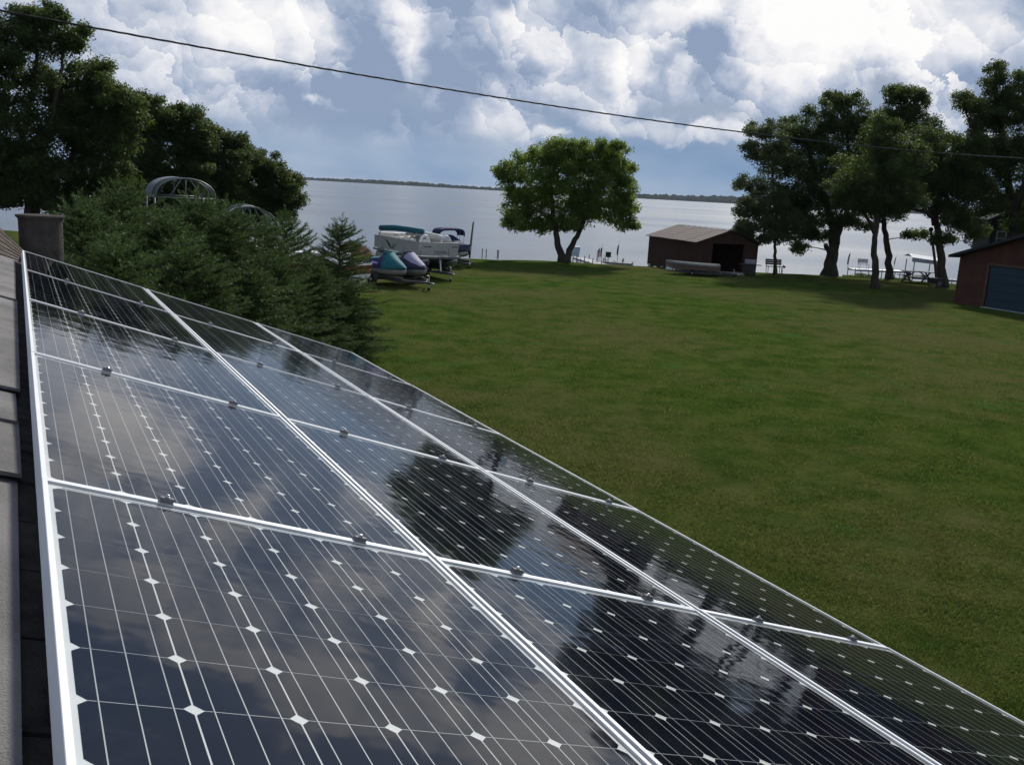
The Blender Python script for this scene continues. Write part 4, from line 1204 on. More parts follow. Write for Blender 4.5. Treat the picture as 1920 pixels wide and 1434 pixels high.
m_.build('rolled_cover', mat('cover_pale', (0.48, 0.48, 0.45), 0.8, 0, 0.15, 4.0), pb, True)
m_ = MB()
for y in (-1.0, 1.0):
    m_.path([(-2.6, y, DZ + 0.6), (-2.2, y, DZ + 1.0), (-0.8, y * .8, DZ + 1.0)], 0.017, 6); m_.path([(0.3, y * .6, DZ + 0.66), (0.4, y * .3, DZ + 1.04), (1.3, y * .5, DZ + 0.86)], 0.015, 6)
m_.build('canopy_frame', M_STEEL, pb, True)
m_ = MB()
for i in range(9):
    m_.box((-1.7 + 0.22 * i + rb.uniform(-.05, .05), rb.uniform(-.5, .5), DZ + 0.62 + rb.uniform(-.05, .14)), (0.2, 0.3, 0.18), Matrix.Rotation(rb.uniform(-1, 1), 3, 'Z'))
m_.build('loose_cushion', M_VINYL, pb, bevel=0.04)

# --- two covered jet skis on one trailer
JX, JY = -5.55, 43.0
JH = math.atan2(-0.72, 0.69)
trailer('low double trailer carrying two covered jet skis', (JX, JY, gz(JX, JY)), JH, 2.6, 2.25, 0.36, 1.35, M_STEEL, winch=False)
M_JH = mat('jetski_hull_grey', (0.30, 0.30, 0.29), 0.4, 0, 0.1, 2.0, coat=0.3)
def jetski(label, off, hullc, c_main, c_panel, c_edge, logo):
    dv = Vector((0.05, off, 0)); dv.rotate(Matrix.Rotation(JH, 3, 'Z'))
    t = thing('jet_ski', label, 'jet ski', (JX + dv.x, JY + dv.y, gz(JX, JY)), JH, 'covered jet skis on the double trailer')
    z0 = 0.48
    R = hull_rings(2.75, 1.08, 0.36, z0, 16, 0.55, 0.86, 2.4)
    b = MB(); b.loft(R, True, True); b.build('hull', hullc, t, True)
    rub = MB()
    for s_ in (0, 6):
        rub.path([r[s_] for r in R], 0.03, 6)
    rub.build('rub_rail', M_TYRE, t, True)
    prof = [(0, .20, .9), (.06, .30, .95), (.16, .40, 1.0), (.30, .45, 1.0), (.42, .50, 1.0), (.50, .66, 1.0), (.56, .72, 1.0), (.62, .62, 1.0), (.72, .42, 1.0), (.84, .26, .95), (.94, .12, .8), (1.0, .03, .4)]
    C = []
    for f, h, wf in prof:
        i = min(15, int(f * 16)); q = f * 16 - i
        g_ = R[i][0].lerp(R[i + 1][0], q); w = abs(g_.y) * 1.05 + 0.01
        ring = []
        for a in range(13):
            th_ = math.pi * a / 12
            cw, sw = math.cos(th_), math.sin(th_)
            wd = w * (abs(cw) ** 0.75) * (1 if cw > 0 else -1)
            zz = g_.z + h * (sw ** 1.5) - 0.07 * (1 - sw)
            ring.append(Vector((g_.x * 1.01, -wd, zz + 0.012 * math.sin(f * 40 + a * 2.1))))
        C.append(ring)
    b = MB(); b.loft(C, False, False); b.add([p for p in C[0]], [tuple(range(13))]); b.build('cover', c_main, t, True)
    up = Vector((0, 0, 0.012))
    def patch(i0, i1, a0, a1, name, mm):
        rows = [[p + up + Vector((0, (-0.008 if p.y < 0 else 0.008), 0)) for p in r[a0:a1 + 1]] for r in C[i0:i1 + 1]]
        MB().loft(rows, False, False).build(name, mm, t, True)
    for q in c_panel:
        patch(*q)
    m = MB(); p0 = C[6][6]
    m.path([p0 + Vector((-0.02, -0.36, -0.10)), p0 + Vector((0.02, 0, -0.02)), p0 + Vector((-0.02, 0.36, -0.10))], [0.05, 0.07, 0.05], 8)
    m.build('handlebar_bulge', c_edge, t, True)
    if logo:
        m = MB(); pa = C[3][2]
        m.add([C[3][2] + Vector((0, -.03, .02)), C[4][2] + Vector((0.18, -.03, .0)), C[4][2] + Vector((0.14, -.03, .07)), C[3][3] + Vector((0.02, -.045, .0))], [(0, 1, 2, 3)])
        m.build('cover_emblem', logo, t)
    return t
M_PUR = mat('purple_cover', (0.026, 0.022, 0.095), 0.75, 0, 0.2, 6.0, 0.4, 24)
M_TEA2 = mat('teal_cover', (0.004, 0.120, 0.145), 0.75, 0, 0.2, 6.0, 0.4, 24)
M_CHA = mat('dusk_purple_cover', (0.040, 0.032, 0.066), 0.8, 0, 0.25, 6.0, 0.4, 24)
M_LAV = mat('lavender_cover', (0.28, 0.27, 0.36), 0.75, 0, 0.12, 5.0, 0.4, 24)
jetski('jet ski under purple cover with teal centre panel', -0.57, M_JH, M_PUR,
       [(6, 11, 0, 12, 'cover_panel', M_TEA2), (1, 4, 4, 8, 'seat_panel', M_TEA2)], M_TEA2, mat('cover_emblem_pale', (0.42, 0.36, 0.70), 0.7))
jetski('jet ski under dark dusky cover with pale lavender nose panel', 0.57, M_JH, M_CHA,
       [(6, 10, 3, 9, 'nose_panel', M_LAV), (1, 3, 4, 8, 'seat_panel', M_LAV)], M_CHA, None)

# --- navy covered runabout with folding top, behind the pontoon boat
NX, NY = -4.20, 56.0
NH = math.atan2(-0.80, 0.60)
M_NAVY = mat('navy_canvas', (0.010, 0.016, 0.070), 0.8, 0, 0.2, 5.0, 0.3, 30)
M_NHULL = mat('runabout_hull', (0.010, 0.014, 0.050), 0.3, 0, 0.1, 2.0, coat=0.5)
trailer('black trailer under the navy covered runabout', (NX, NY, gz(NX, NY)), NH, 3.6, 1.6, 0.30, 0.5, M_STEEL, winch=False)
nb_ = thing('runabout_boat', 'navy covered runabout with raised folding top behind the pontoon boat', 'boat', (NX, NY, gz(NX, NY)), NH)
R = hull_rings(4.4, 1.8, 0.66, 0.50, 16, 0.5, 0.9, 3.2)
b_ = MB(); b_.loft(R, True, True); b_.build('hull', M_NHULL, nb_, True)
MB().loft(band(R, 1, 2, 0.008), False, False).build('hull_stripe', mat('hull_white', (0.60, 0.60, 0.60), 0.4), nb_, True)
C = []
for i, r in enumerate(R):
    t_ = i / 16; w = abs(r[0].y) * 1.03; pk = 0.10 + 0.52 * math.exp(-(abs(t_ - .50) / .20) ** 1.3)
    C.append([Vector((r[0].x, -w * math.cos(math.pi * a / 10), r[0].z - 0.12 + (0.12 + pk) * (math.sin(math.pi * a / 10) ** 1.15))) for a in range(11)])
b_ = MB(); b_.loft(C, False, False); b_.add(C[0], [tuple(range(11))]); b_.build('cover', M_NAVY, nb_, True)
def arch(x, w, z0, z1, rad, n=14):
    P = [(x, -w, z0)]
    for i in range(n + 1):
        a = math.pi * i / n
        P.append((x, -w * (abs(math.cos(a)) ** 0.45) * (1 if math.cos(a) > 0 else -1), z1 - 0.34 + 0.34 * math.sin(a) ** 0.8))
    P.append((x, w, z0)); return P
m_ = MB()
for x in (-0.45, -0.15, 0.30):
    m_.path(arch(x, 0.86, 0.95, 2.14 - 0.03 * abs(x), 0.2), 0.018, 6)
m_.build('top_frame', mat('white_tube', (0.66, 0.66, 0.66), 0.4), nb_, True)
rows = []
for x, dz in ((-0.5, 0.01), (-0.2, 0.05), (0.1, 0.05), (0.38, 0.0)):
    rows.append([Vector((x, y, z + dz + 0.02)) for (_, y, z) in arch(0, 0.88, 1.8, 2.16, 0.2)[1:-1]])
b_ = MB(); b_.loft(rows, False, False); b_.loft([[p + Vector((0, 0, -0.12 if True else 0)) for p in r] for r in rows][::-1], False, False)
b_.add([*rows[0], *[p + Vector((0, 0, -0.12)) for p in rows[0]]], [(i, i + 1, len(rows[0]) + i + 1, len(rows[0]) + i) for i in range(len(rows[0]) - 1)])
b_.add([*rows[-1], *[p + Vector((0, 0, -0.12)) for p in rows[-1]]], [(i, i + 1, len(rows[0]) + i + 1, len(rows[0]) + i) for i in range(len(rows[0]) - 1)])
b_.build('folding_top', M_NAVY, nb_, True)

# --- red and white open boat half hidden by the last spruce, and a stack of dock sections
RX, RY = -8.2, 38.6
M_REDH = mat('red_hull', (0.140, 0.016, 0.012), 0.4, 0, 0.1, 2.0, coat=0.4)
trailer('galvanised trailer under the red and white boat', (RX, RY, gz(RX, RY)), math.atan2(-0.5, 0.86), 3.4, 1.7, 0.38, 0.5, M_GALV, winch=False)
rd = thing('motor_boat', 'red and white motor boat half hidden behind the last spruce', 'boat', (RX, RY, gz(RX, RY)), math.atan2(-0.5, 0.86) + math.pi)
R = hull_rings(4.2, 1.8, 0.72, 0.52, 14, 0.5, 0.9, 3.0)
b_ = MB(); b_.loft(R, False, False); b_.add(R[0], [tuple(range(7))]); b_.loft([[p + Vector((0, -0.03 if p.y > 0 else 0.03, 0.03)) for p in r] for r in R][::-1], False, False)
b_.build('hull', mat('hull_white', (0.60, 0.60, 0.60), 0.4), rd, True)
MB().loft(band(R, 0, 1, 0.010), False, False).build('red_band', M_REDH, rd, True); MB().loft(band(R, 5, 6, 0.010), False, False).build('red_band', M_REDH, rd, True)
MB().box((-2.12, 0, 1.06), (0.03, 1.62, 0.34)).build('transom_panel', M_REDH, rd)
m_ = MB()
for x in (-1.2, -0.1):
    m_.box((x, 0, 1.0), (0.35, 1.5, 0.05))
m_.build('thwart', M_VINYL, rd, bevel=0.015)
m_ = MB()
for s_ in (-1, 1):
    m_.path([R[i][0 if s_ < 0 else 6] + Vector((0, 0, 0.03)) for i in range(15)], 0.025, 6)
    m_.path([(0.9, s_ * 0.72, 1.28), (0.9, s_ * 0.72, 1.52), (1.7, s_ * 0.42, 1.56), (1.9, 0, 1.58)], 0.016, 6)
m_.build('bow_rail', M_GALV, rd, True)
DS = foot(602, 500, 42.5)
stk = thing('dock_section_stack', 'stack of white dock sections behind the last spruce', 'dock sections', DS, math.radians(12))
for i in range(6):
    for j in range(9):
        MB().box((-1.15 + j * 0.29, rb.uniform(-.03, .03), 0.35 + 0.19 * i), (0.26, 1.2, 0.03)).build('plank', mat('dock_white', (0.52, 0.53, 0.52), 0.7, 0, 0.15, 3.0), stk)
m_ = MB()
for i in range(6):
    for y in (-0.5, 0.5):
        m_.box((0, y, 0.27 + 0.19 * i), (2.6, 0.06, 0.12))
for x in (-0.9, 0.9):
    m_.box((x, 0, 0.10), (0.15, 1.1, 0.22))
m_.build('frame', M_GALV, stk)

# --- brush pile by the shore
BP = foot(662, 470, 61.0)
bp = thing('brush_pile', 'heap of brown cut brush at the lawn edge left of the pontoon boat', 'brush pile', BP)
m_ = MB(); rings = []
for i in range(7):
    f = i / 6
    rings.append([Vector((1.25 * math.cos(6.283 * k / 18) * (1 - f ** 1.6) * rb.uniform(.85, 1.1) + .02 * k % .1, 1.0 * math.sin(6.283 * k / 18) * (1 - f ** 1.6) * rb.uniform(.85, 1.1), -0.1 + 0.78 * f * rb.uniform(.9, 1.08))) for k in range(18)])
m_.loft(rings); M_BRU = mat('dry_brush', (0.20, 0.115, 0.070), 0.95, 0, 0.4, 7.0, 1.0, 20, 0.1)
m_.build('heap', M_BRU, bp)
m_ = MB()
for i in range(260):
    a = rb.uniform(0, 6.283); f = rb.random() ** .6; rr_ = 1.25 * f
    c_ = Vector((rr_ * math.cos(a), rr_ * math.sin(a) * .8, max(0.05, 0.72 * (1 - f ** 1.7)) + rb.uniform(-.05, .1)))
    d_ = Vector((rb.gauss(0, 1), rb.gauss(0, 1), rb.gauss(0, .45))).normalized() * rb.uniform(.15, .45)
    m_.path([c_ - d_, c_ + d_ * .3 + Vector((0, 0, .03)), c_ + d_], [0.014, 0.011, 0.005], 4, False)
tag(m_.build('twig', M_BRU, bp), kind='stuff')

# ================================================================== arched canopies of stored boat lifts
M_TUBE = mat('lift_aluminium', (0.14, 0.165, 0.165), 0.5, 0.2, 0.12, 4.0)
M_VIN = mat('canopy_vinyl', (0.12, 0.14, 0.16), 0.55, 0, 0.15, 2.0)
def canopy(label, px, dist, topy, W, L, rz, rise, cover):
    b = foot(px, 420, dist); top = at(px, topy, dist).z - b[2]
    t = thing('boat_lift_canopy', label, 'boat lift canopy', b, rz, 'arched boat lift canopies behind the spruces')
    ze = top - rise
    def arc(x, f=1.0, zoff=0.0):
        return [Vector((x, -W / 2 * math.cos(math.pi * i / 16), ze + zoff + rise * f * math.sin(math.pi * i / 16) ** 0.85)) for i in range(17)]
    for x in (-L / 2, L / 2):
        MB().path(arc(x), 0.032, 7).build('end_arch', M_TUBE, t, True)
    for i in range(1, 5):
        MB().path(arc(-L / 2 + L * i / 5), 0.022, 6).build('rib', M_TUBE, t, True)
    for y, zz in ((-W / 2, ze), (W / 2, ze), (0, top - 0.005)):
        MB().path([(-L / 2, y, zz), (L / 2, y, zz)], 0.030, 7).build('rail', M_TUBE, t, True)
    for x in (-L / 2, L / 2):
        MB().path([(x, -W / 2, ze), (x, W / 2, ze)], 0.028, 7).build('cross_tube', M_TUBE, t, True)
        m = MB()
        for y in (-W * .28, 0.0, W * .28):
            m.path([(x, y, ze), (x, y * .25, top - 0.01)], 0.020, 6)
        m.build('gable_strut', M_TUBE, t, True)
        for y in (-W / 2, W / 2):
            MB().path([(x * .8, y, -0.05), (x * .8, y, ze)], 0.036, 8).build('post', M_TUBE, t, True)
    if cover:
        a0, a1 = cover
        rows = [[p + Vector((0, 0, 0.035)) for p in arc(x)] for x in [-L / 2 - .03 + (L + .06) * (a0 + (a1 - a0) * i / 6) for i in range(7)]]
        m = MB(); m.loft(rows, False, False); m.loft([[p + Vector((0, 0, -0.008)) for p in r] for r in rows][::-1], False, False)
        m.build('cover', M_VIN, t, True)
canopy('taller arched boat lift canopy with grey vinyl half pulled over', 338, 37.0, 334, 2.15, 3.1, math.radians(118), 0.72, (0.42, 1.0))
canopy('lower arched boat lift canopy showing pale ribs between spruces', 462, 39.0, 386, 2.1, 3.0, math.radians(112), 0.85, (0.0, 0.24))

# ================================================================== docks, flags and seats along the water
M_DOCK = mat('dock_grey', (0.34, 0.35, 0.35), 0.8, 0, 0.2, 2.0)
M_POST = mat('dock_post', (0.20, 0.20, 0.21), 0.6, 0.3, 0.2, 3.0)
M_WHT = mat('white_plastic', (0.66, 0.67, 0.68), 0.5)
M_BLK = mat('black_seat', (0.02, 0.02, 0.022), 0.6)
def dock(label, p, q, w, z, nposts, above, mm, skip=False):
    p, q = Vector((*p, z)), Vector((*q, z))
    t = thing('dock', label, 'dock', p)
    d = q - p; u = d.normalized(); s_ = Vector((-u.y, u.x, 0))
    n = int(d.length / 0.6)
    for i in range(n):
        MB().bar(d * (i / n) + u * 0.01, d * ((i + 1) / n) - u * 0.015, w, 0.05).build('plank', mm, t)
    m = MB()
    for e in (-1, 1):
        m.bar(s_ * (e * (w / 2 - .05)) + Vector((0, 0, -.085)), d + s_ * (e * (w / 2 - .05)) + Vector((0, 0, -.085)), 0.06, 0.12)
    m.build('stringer', M_POST, t)
    for i in range(nposts + 1):
        for e in (-1, 1):
            b = d * (i / nposts) + s_ * (e * w / 2)
            MB().path([b + Vector((0, 0, -2.6)), b + Vector((0, 0, above if (i % 2 == 0) else above * .25))], 0.045, 7).build('post', M_POST, t, True)
    return t
dock('long dock with many posts right of the forked tree', (7.6, 72.0), (5.3, 83.0), 1.1, -0.95, 9, 0.42, M_DOCK)
dock('short dock platform carrying the black seat and flags', (7.2, 79.6), (9.55, 79.2), 1.6, -0.93, 3, 0.35, mat('dock_dark', (0.16, 0.16, 0.17), 0.8))
dock('white dock with bench seen between the right trunks', (30.9, 87.5), (36.2, 88.5), 1.3, -0.90, 4, 0.1, M_WHT)
dock('grey dock behind the picnic table', (34.6, 83.0), (38.8, 82.0), 1.3, -1.02, 4, 0.3, M_DOCK)
def post(label, px, dist, topy, r=0.05):
    p = at(px, 470, dist); t = at(px, topy, dist).z
    b = thing('mooring_post', label, 'post', (p.x, p.y, WATER), 0, 'mooring posts in the lake')
    MB().path([(0, 0, -1.2), (0, 0, t - WATER)], r, 8).build('shaft', M_POST, b, True)
    MB().lathe([(r * 1.25, -.06), (r * 1.3, 0), (r * .8, .03)], (0, 0, t - WATER), 8).build('cap', M_POST, b, True)
post('left of the two thin mooring posts beside the feather flag', 904.5, 86, 467)
post('right of the two thin mooring posts beside the feather flag', 912, 86, 468)
post('thicker lone mooring post right of the feather flag', 934, 87, 469, 0.09)
post('short mooring post stub left of the forked tree', 1000, 88, 486, 0.06)
post('second short mooring post stub left of the forked tree', 1026, 88, 488, 0.06)

def flag_mat(name, kind):
    m = bpy.data.materials.new(name); m.use_nodes = True
    k = G(m.node_tree)
    sp_ = k.n('SeparateXYZ'); k.put(sp_.inputs[0], k.n('TexCoord').outputs['Generated'])
    x, z = sp_.outputs[0], sp_.outputs[2]
    if kind == 'us':                                   # hanging flag: dark canton above, red and white stripes below
        st = k.m('GREATER_THAN', k.m('FRACT', k.m('MULTIPLY', x, 3.5)), 0.5)
        c = k.mix(st, (0.55, 0.53, 0.52), (0.40, 0.03, 0.04)); c = k.mix(k.m('GREATER_THAN', z, 0.55), c, (0.016, 0.022, 0.075))
    else:                                              # feather flag: orange and yellow top, blue below
        c = k.mix(k.smooth(z, 0.42, 0.56), (0.016, 0.035, 0.10), (0.26, 0.17, 0.06)); c = k.mix(k.smooth(z, 0.72, 0.88), c, (0.26, 0.26, 0.22))
    p = k.n('BsdfPrincipled'); k.put(p.inputs['Base Color'], c); p.inputs['Roughness'].default_value = 0.8
    o = k.n('OutputMaterial'); k.nt.links.new(p.outputs[0], o.inputs[0])
    return m
M_US = flag_mat('striped_flag', 'us'); M_FEA = flag_mat('feather_cloth', 'feather')
M_FTEAL = mat('teal_flag_cloth', (0.012, 0.045, 0.06), 0.8)
def flag(name, label, px, dist, base_y, top_y, f0, f1, w, mm, zbase=None, lean=0.0, group=None):
    p = at(px, base_y, dist); zt = at(px, top_y, dist).z
    z0 = p.z if zbase is None else zbase
    t = thing(name, label, 'flag', (p.x, p.y, z0), 0, group)
    H = zt - z0
    MB().path([(0, 0, -0.05), (lean * .5, 0, H * .5), (lean, 0, H)], [0.025, 0.022, 0.012], 7).build('pole', mat('flag_pole', (0.45, 0.45, 0.46), 0.4, 0.3), t, True)
    rows = []
    for i in range(9):
        f = f0 + (f1 - f0) * i / 8; xx = lean * f
        ww = w * (0.55 + 0.45 * math.sin(math.pi * (i + 1.2) / 10.4))
        rows.append([Vector((xx + 0.02 - ww * j / 5, 0.05 * math.sin(j * 1.7 + i * 0.4), H * f - 0.05 * j / 5)) for j in range(6)])
    b = MB(); b.loft(rows, False, False); b.loft([[q + Vector((0, 0.006, 0)) for q in r] for r in rows][::-1], False, False)
    b.build('cloth', mm, t, True)
flag('feather_flag', 'tall feather flag with yellow top and blue foot behind the runabout', 880, 66.5, 482, 412, 0.14, 0.97, 0.15, M_FEA, gz(-3, 66.5), 0.22)
flag('striped_flag', 'left one of the paired limp striped flags on the dock', 1123, 79.3, 489, 458, 0.25, 0.75, 0.17, M_US, -0.9, 0.0, 'striped flags on the docks')
flag('striped_flag', 'right one of the paired limp striped flags on the dock', 1127, 79.5, 489, 457, 0.25, 0.78, 0.17, M_US, -0.9, 0.03, 'striped flags on the docks')
flag('furled_flag', 'dark teal furled flag at the right end of the short dock', 1157, 79.4, 489, 451, 0.33, 0.80, 0.15, M_FTEAL, -0.9, 0.08)
flag('striped_flag', 'limp striped flag at the left end of the white dock', 1589, 87.6, 504, 472, 0.25, 0.9, 0.18, M_US, -0.87, 0.1, 'striped flags on the docks')
flag('furled_flag', 'thin furled flag on the white dock right of the slender oak', 1675, 87.9, 506, 479, 0.45, 0.9, 0.12, M_FTEAL, -0.87, 0.12)
flag('marker_flag', 'tiny red marker flag beside the lawn bench', 1466, 63.2, 516, 497, 0.72, 1.0, -0.16, mat('marker_red', (0.45, 0.02, 0.03), 0.7), gz(17.6, 63.2))

def bench(label, loc, rz, w, mm, seat=0.44, back=0.82, group=None):
    t = thing('bench', label, 'bench', loc, rz, group)
    for i in range(3):
        MB().box((0, -0.16 + 0.15 * i, seat), (w, 0.13, 0.035)).build('seat_slat', mm, t)
    for i in range(3):
        MB().box((0, 0.24 + 0.02 * i, seat + 0.16 + 0.13 * i), (w, 0.03, 0.115)).build('back_slat', mm, t)
    for x in (-w * .42, w * .42):
        MB().path([(x, -0.2, 0.0), (x, -0.2, seat)], 0.022, 6).build('leg', M_POST, t)
        MB().path([(x, 0.20, 0.0), (x, 0.22, seat), (x, 0.30, back)], 0.022, 6).build('leg', M_POST, t)
b = foot(1450, 515, 63.6); bench('dark wooden bench by the slim young tree', b, 0.06, 1.1, mat('bench_dark', (0.035, 0.032, 0.030), 0.7))
p = at(1619, 500, 88.0); bench('pale grey bench on the white dock', (p.x, p.y, -0.875), 0.1, 1.0, M_DOCK)
p = at(1140, 488, 79.4)
st = thing('swivel_chair', 'black swivel chair with handrail on the short dock', 'chair', (p.x, p.y, -0.905))
MB().box((0, 0.1, 0.62), (0.46, 0.07, 0.40)).build('backrest', M_BLK, st, bevel=0.03)
MB().box((0, -0.08, 0.42), (0.48, 0.42, 0.09)).build('seat', M_BLK, st, bevel=0.03)
MB().path([(0, 0, 0), (0, 0, 0.40)], 0.035, 8).build('pedestal', M_POST, st)
m_ = MB(); m_.path([(-0.95, 0, 0), (-0.95, 0, 0.75), (-0.90, 0, 0.85)], 0.03, 6); m_.path([(-0.95, 0, 0.5), (-0.3, 0, 0.5)], 0.02, 6); m_.build('handrail', M_GALV, st)
# pale curtained lift behind the forked tree
p = at(1077, 482, 86.0)
cl_ = thing('curtained_boat_lift', 'pale curtained boat lift glimpsed right of the forked trunk', 'boat lift', (p.x, p.y, WATER))
for x in (-0.35, 0.35):
    for y in (-0.5, 0.5):
        MB().path([(x, y, -1.0), (x, y, 1.45)], 0.03, 6).build('post', M_TUBE, cl_)
MB().loft([[Vector((-0.45, y, 1.45)), Vector((-0.38, y, 0.6)), Vector((0.38, y, 0.6)), Vector((0.45, y, 1.45))] for y in (-0.55, 0.55)]).build('curtain', mat('curtain_pale', (0.42, 0.50, 0.56), 0.7), cl_)

# grey scalloped canopy of a lift in the water
p = at(1735, 492, 76.0)
sc = thing('scalloped_canopy', 'pale grey lift canopy with scalloped edge left of the leaning oak', 'boat lift canopy', (p.x, p.y, WATER), math.radians(-6))
zt = p.z - WATER
n_ = 22; up_, lo_ = [], []
for i in range(n_ + 1):
    x = -1.05 + 2.3 * i / n_
    up_.append((x, zt + 0.34 - 0.20 * i / n_)); lo_.append((x, zt + 0.02 - 0.14 * i / n_ - 0.05 * abs(math.sin(i * 1.571))))
ring = up_ + lo_[::-1]
b_ = MB(); b_.loft([[Vector((x, y, z)) for x, z in ring] for y in (-0.06, 0.0)])
b_.loft([[Vector((x, 0, z)) for x, z in up_], [Vector((x, 1.1, z + 0.25)) for x, z in up_], [Vector((x, 2.4, z)) for x, z in up_]], False, False)
b_.build('cover', mat('canopy_pale', (0.40, 0.43, 0.47), 0.6), sc)
for x in (-0.8, 1.1):
    for y in (0.1, 2.3):
        MB().path([(x, y, -1.2), (x, y, zt + 0.1)], 0.04, 6).build('post', M_TUBE, sc)

# picnic table
b = foot(1719, 520, 62.6)
pt_ = thing('picnic_table', 'dark picnic table with attached benches near the leaning oak', 'picnic table', b, 0.08)
M_PIC = mat('picnic_dark', (0.030, 0.030, 0.034), 0.7)
for i in range(5):
    MB().box((0, -0.32 + 0.16 * i, 0.74), (1.95, 0.145, 0.04)).build('table_plank', M_PIC, pt_)
for y in (-0.72, 0.72):
    MB().box((0, y, 0.44), (1.95, 0.26, 0.04)).build('bench_plank', M_PIC, pt_)
for x in (-0.68, 0.68):
    m_ = MB(); m_.bar((x, -0.75, 0), (x, 0.28, 0.72), 0.05, 0.10, (1, 0, 0)); m_.bar((x + .055, 0.75, 0), (x + .055, -0.28, 0.72), 0.05, 0.10, (1, 0, 0)); m_.bar((x + .11, -0.8, 0.40), (x + .11, 0.8, 0.40), 0.05, 0.08)
    m_.bar((x * .95, 0, 0.42), (x * .3, 0, 0.71), 0.05, 0.07)
    m_.build('leg_frame', M_PIC, pt_)
# leaning post with a pulley head
b = foot(1760, 528, 61.6); tp_ = at(1745.5, 432, 61.6)
lp = thing('leaning_post', 'leaning rusty post with a round pulley head left of the leaning oak', 'post', b)
tv = tp_ - Vector(b)
MB().path([(0, 0, -0.3), tuple(tv * .5), tuple(tv)], [0.095, 0.085, 0.075], 10).build('shaft', mat('rusty_post', (0.085, 0.045, 0.035), 0.8, 0, 0.4, 3.0), lp, True)
MB().lathe([(0.06, -0.07), (0.135, -0.06), (0.115, 0.0), (0.135, 0.06), (0.06, 0.07)], tuple(tv + Vector((0, 0, 0.06))), 14, 'y').build('pulley', M_STEEL, lp, True)
# garden cart at the foot of the leaning oak
b = foot(1754, 530, 59.6)
ca = thing('garden_cart', 'dark two-wheeled garden cart at the foot of the leaning oak', 'cart', b, 0.3)
MB().loft([[Vector((x, y, z)) for x, y in ((-w, -w * .7), (w, -w * .7), (w, w * .7), (-w, w * .7))] for w, z in ((0.34, 0.26), (0.46, 0.60))]).build('tray', M_STEEL, ca)
for y in (-0.36, 0.36):
    MB().path([(0.25 * math.cos(6.283 * i / 18), y, 0.27 + 0.25 * math.sin(6.283 * i / 18)) for i in range(19)], 0.028, 6).build('wheel', M_TYRE, ca)
m_ = MB()
for y in (-0.36, 0.36):
    for i in range(4):
        a = math.pi * i / 4
        m_.path([(0.24 * math.cos(a), y, 0.27 + 0.24 * math.sin(a)), (-0.24 * math.cos(a), y, 0.27 - 0.24 * math.sin(a))], 0.008, 5)
m_.build('spoke', M_GALV, ca)
m_ = MB(); m_.path([(-0.4, -0.2, 0.5), (-1.0, -0.2, 0.75), (-1.0, 0.2, 0.75), (-0.4, 0.2, 0.5)], 0.018, 6); m_.build('handle', M_STEEL, ca)
# low shrubs at the bank
for px, dist, lab, sd_ in ((1606, 66.6, 'low green shrub on the bank below the white dock', 301), (1682, 66.8, 'small weedy shrub between the slender oak and picnic table', 311)):
    b = foot(px, 512, dist); y0 = px_of(b)[1]
    broadleaf('shrub', lab, 'shrub', b, [([(px, y0, 0), (px + 1, y0 - 5, 0), (px - 1, y0 - 9, 0)], 0.03, 0.01)],
              [(px, y0 - 5, 30 if sd_ == 301 else 14, 8), (px - 14, y0 - 4, 14, 6), (px + 10, y0 - 6, 14, 7)], dist, sd_, L_OAK, 1.3, 0.10, 'shrubs on the bank', 0.5, 0.25)

# aluminium rowing boat on a dark trailer and a barbecue in front of the boathouse
b = foot(1308, 512, 58.4)
trailer('dark trailer under the aluminium boat before the boathouse', b, math.radians(-8), 3.0, 1.3, 0.20, 1.0, M_STEEL, wr=0.17, winch=False)
rw = thing('rowing_boat', 'upturned-looking aluminium boat with pinkish side before the boathouse', 'boat', (b[0] - 0.35, b[1], b[2]), math.radians(-8) + math.pi)
rw['label'] = 'aluminium boat with pinkish brown side and pale cover before the boathouse'
R = hull_rings(3.3, 1.4, 0.40, 0.22, 14, 0.55, 0.92, 3.0)
b_ = MB(); b_.loft(R, True, True); b_.build('hull', mat('aluminium_dull', (0.36, 0.37, 0.38), 0.45, 0.5, 0.15, 3.0), rw, True)
MB().loft(band(R, 0, 1, 0.008), False, False).build('side_paint', mat('pinkish_paint', (0.13, 0.078, 0.066), 0.6, 0, 0.2, 3.0), rw, True)
MB().loft(band(R, 5, 6, 0.008), False, False).build('side_paint', mat('pinkish_paint', (0.13, 0.078, 0.066), 0.6), rw, True)
C = [[Vector((r[0].x, -abs(r[0].y) * 1.02 * math.cos(math.pi * a / 8), r[0].z - 0.02 + 0.17 * math.sin(math.pi * a / 8))) for a in range(9)] for r in R]
b_ = MB(); b_.loft(C, False, False); b_.add(C[0], [tuple(range(9))]); b_.build('cover', mat('pale_cover', (0.10, 0.107, 0.112), 0.9, 0, 0.25, 3.0, spec=0.05), rw, True)
b = foot(1404, 517, 59.8)
gr = thing('barbecue', 'black cart barbecue with pale domed lid at the boathouse front', 'barbecue', b, -0.15)
m_ = MB()
for x in (-0.32, 0.32):
    for y in (-0.22, 0.22):
        m_.box((x, y, 0.36), (0.04, 0.04, 0.72))
m_.box((0, 0, 0.16), (0.68, 0.48, 0.03)); m_.box((0, 0, 0.40), (0.60, 0.40, 0.42)); m_.build('cart', M_BLK, gr)
for x in (-0.52, 0.52):
    MB().box((x, 0, 0.70), (0.36, 0.44, 0.03)).build('side_shelf', M_BLK, gr)
b_ = MB(); b_.loft([[Vector((x, 0.25 * math.cos(math.pi * i / 8), 0.74 + 0.30 * math.sin(math.pi * i / 8))) for i in range(9)] for x in (-0.33, -0.29, 0.29, 0.33)], True); b_.build('lid', mat('lid_pale', (0.17, 0.175, 0.18), 0.8, spec=0.1), gr, bevel=0.02)
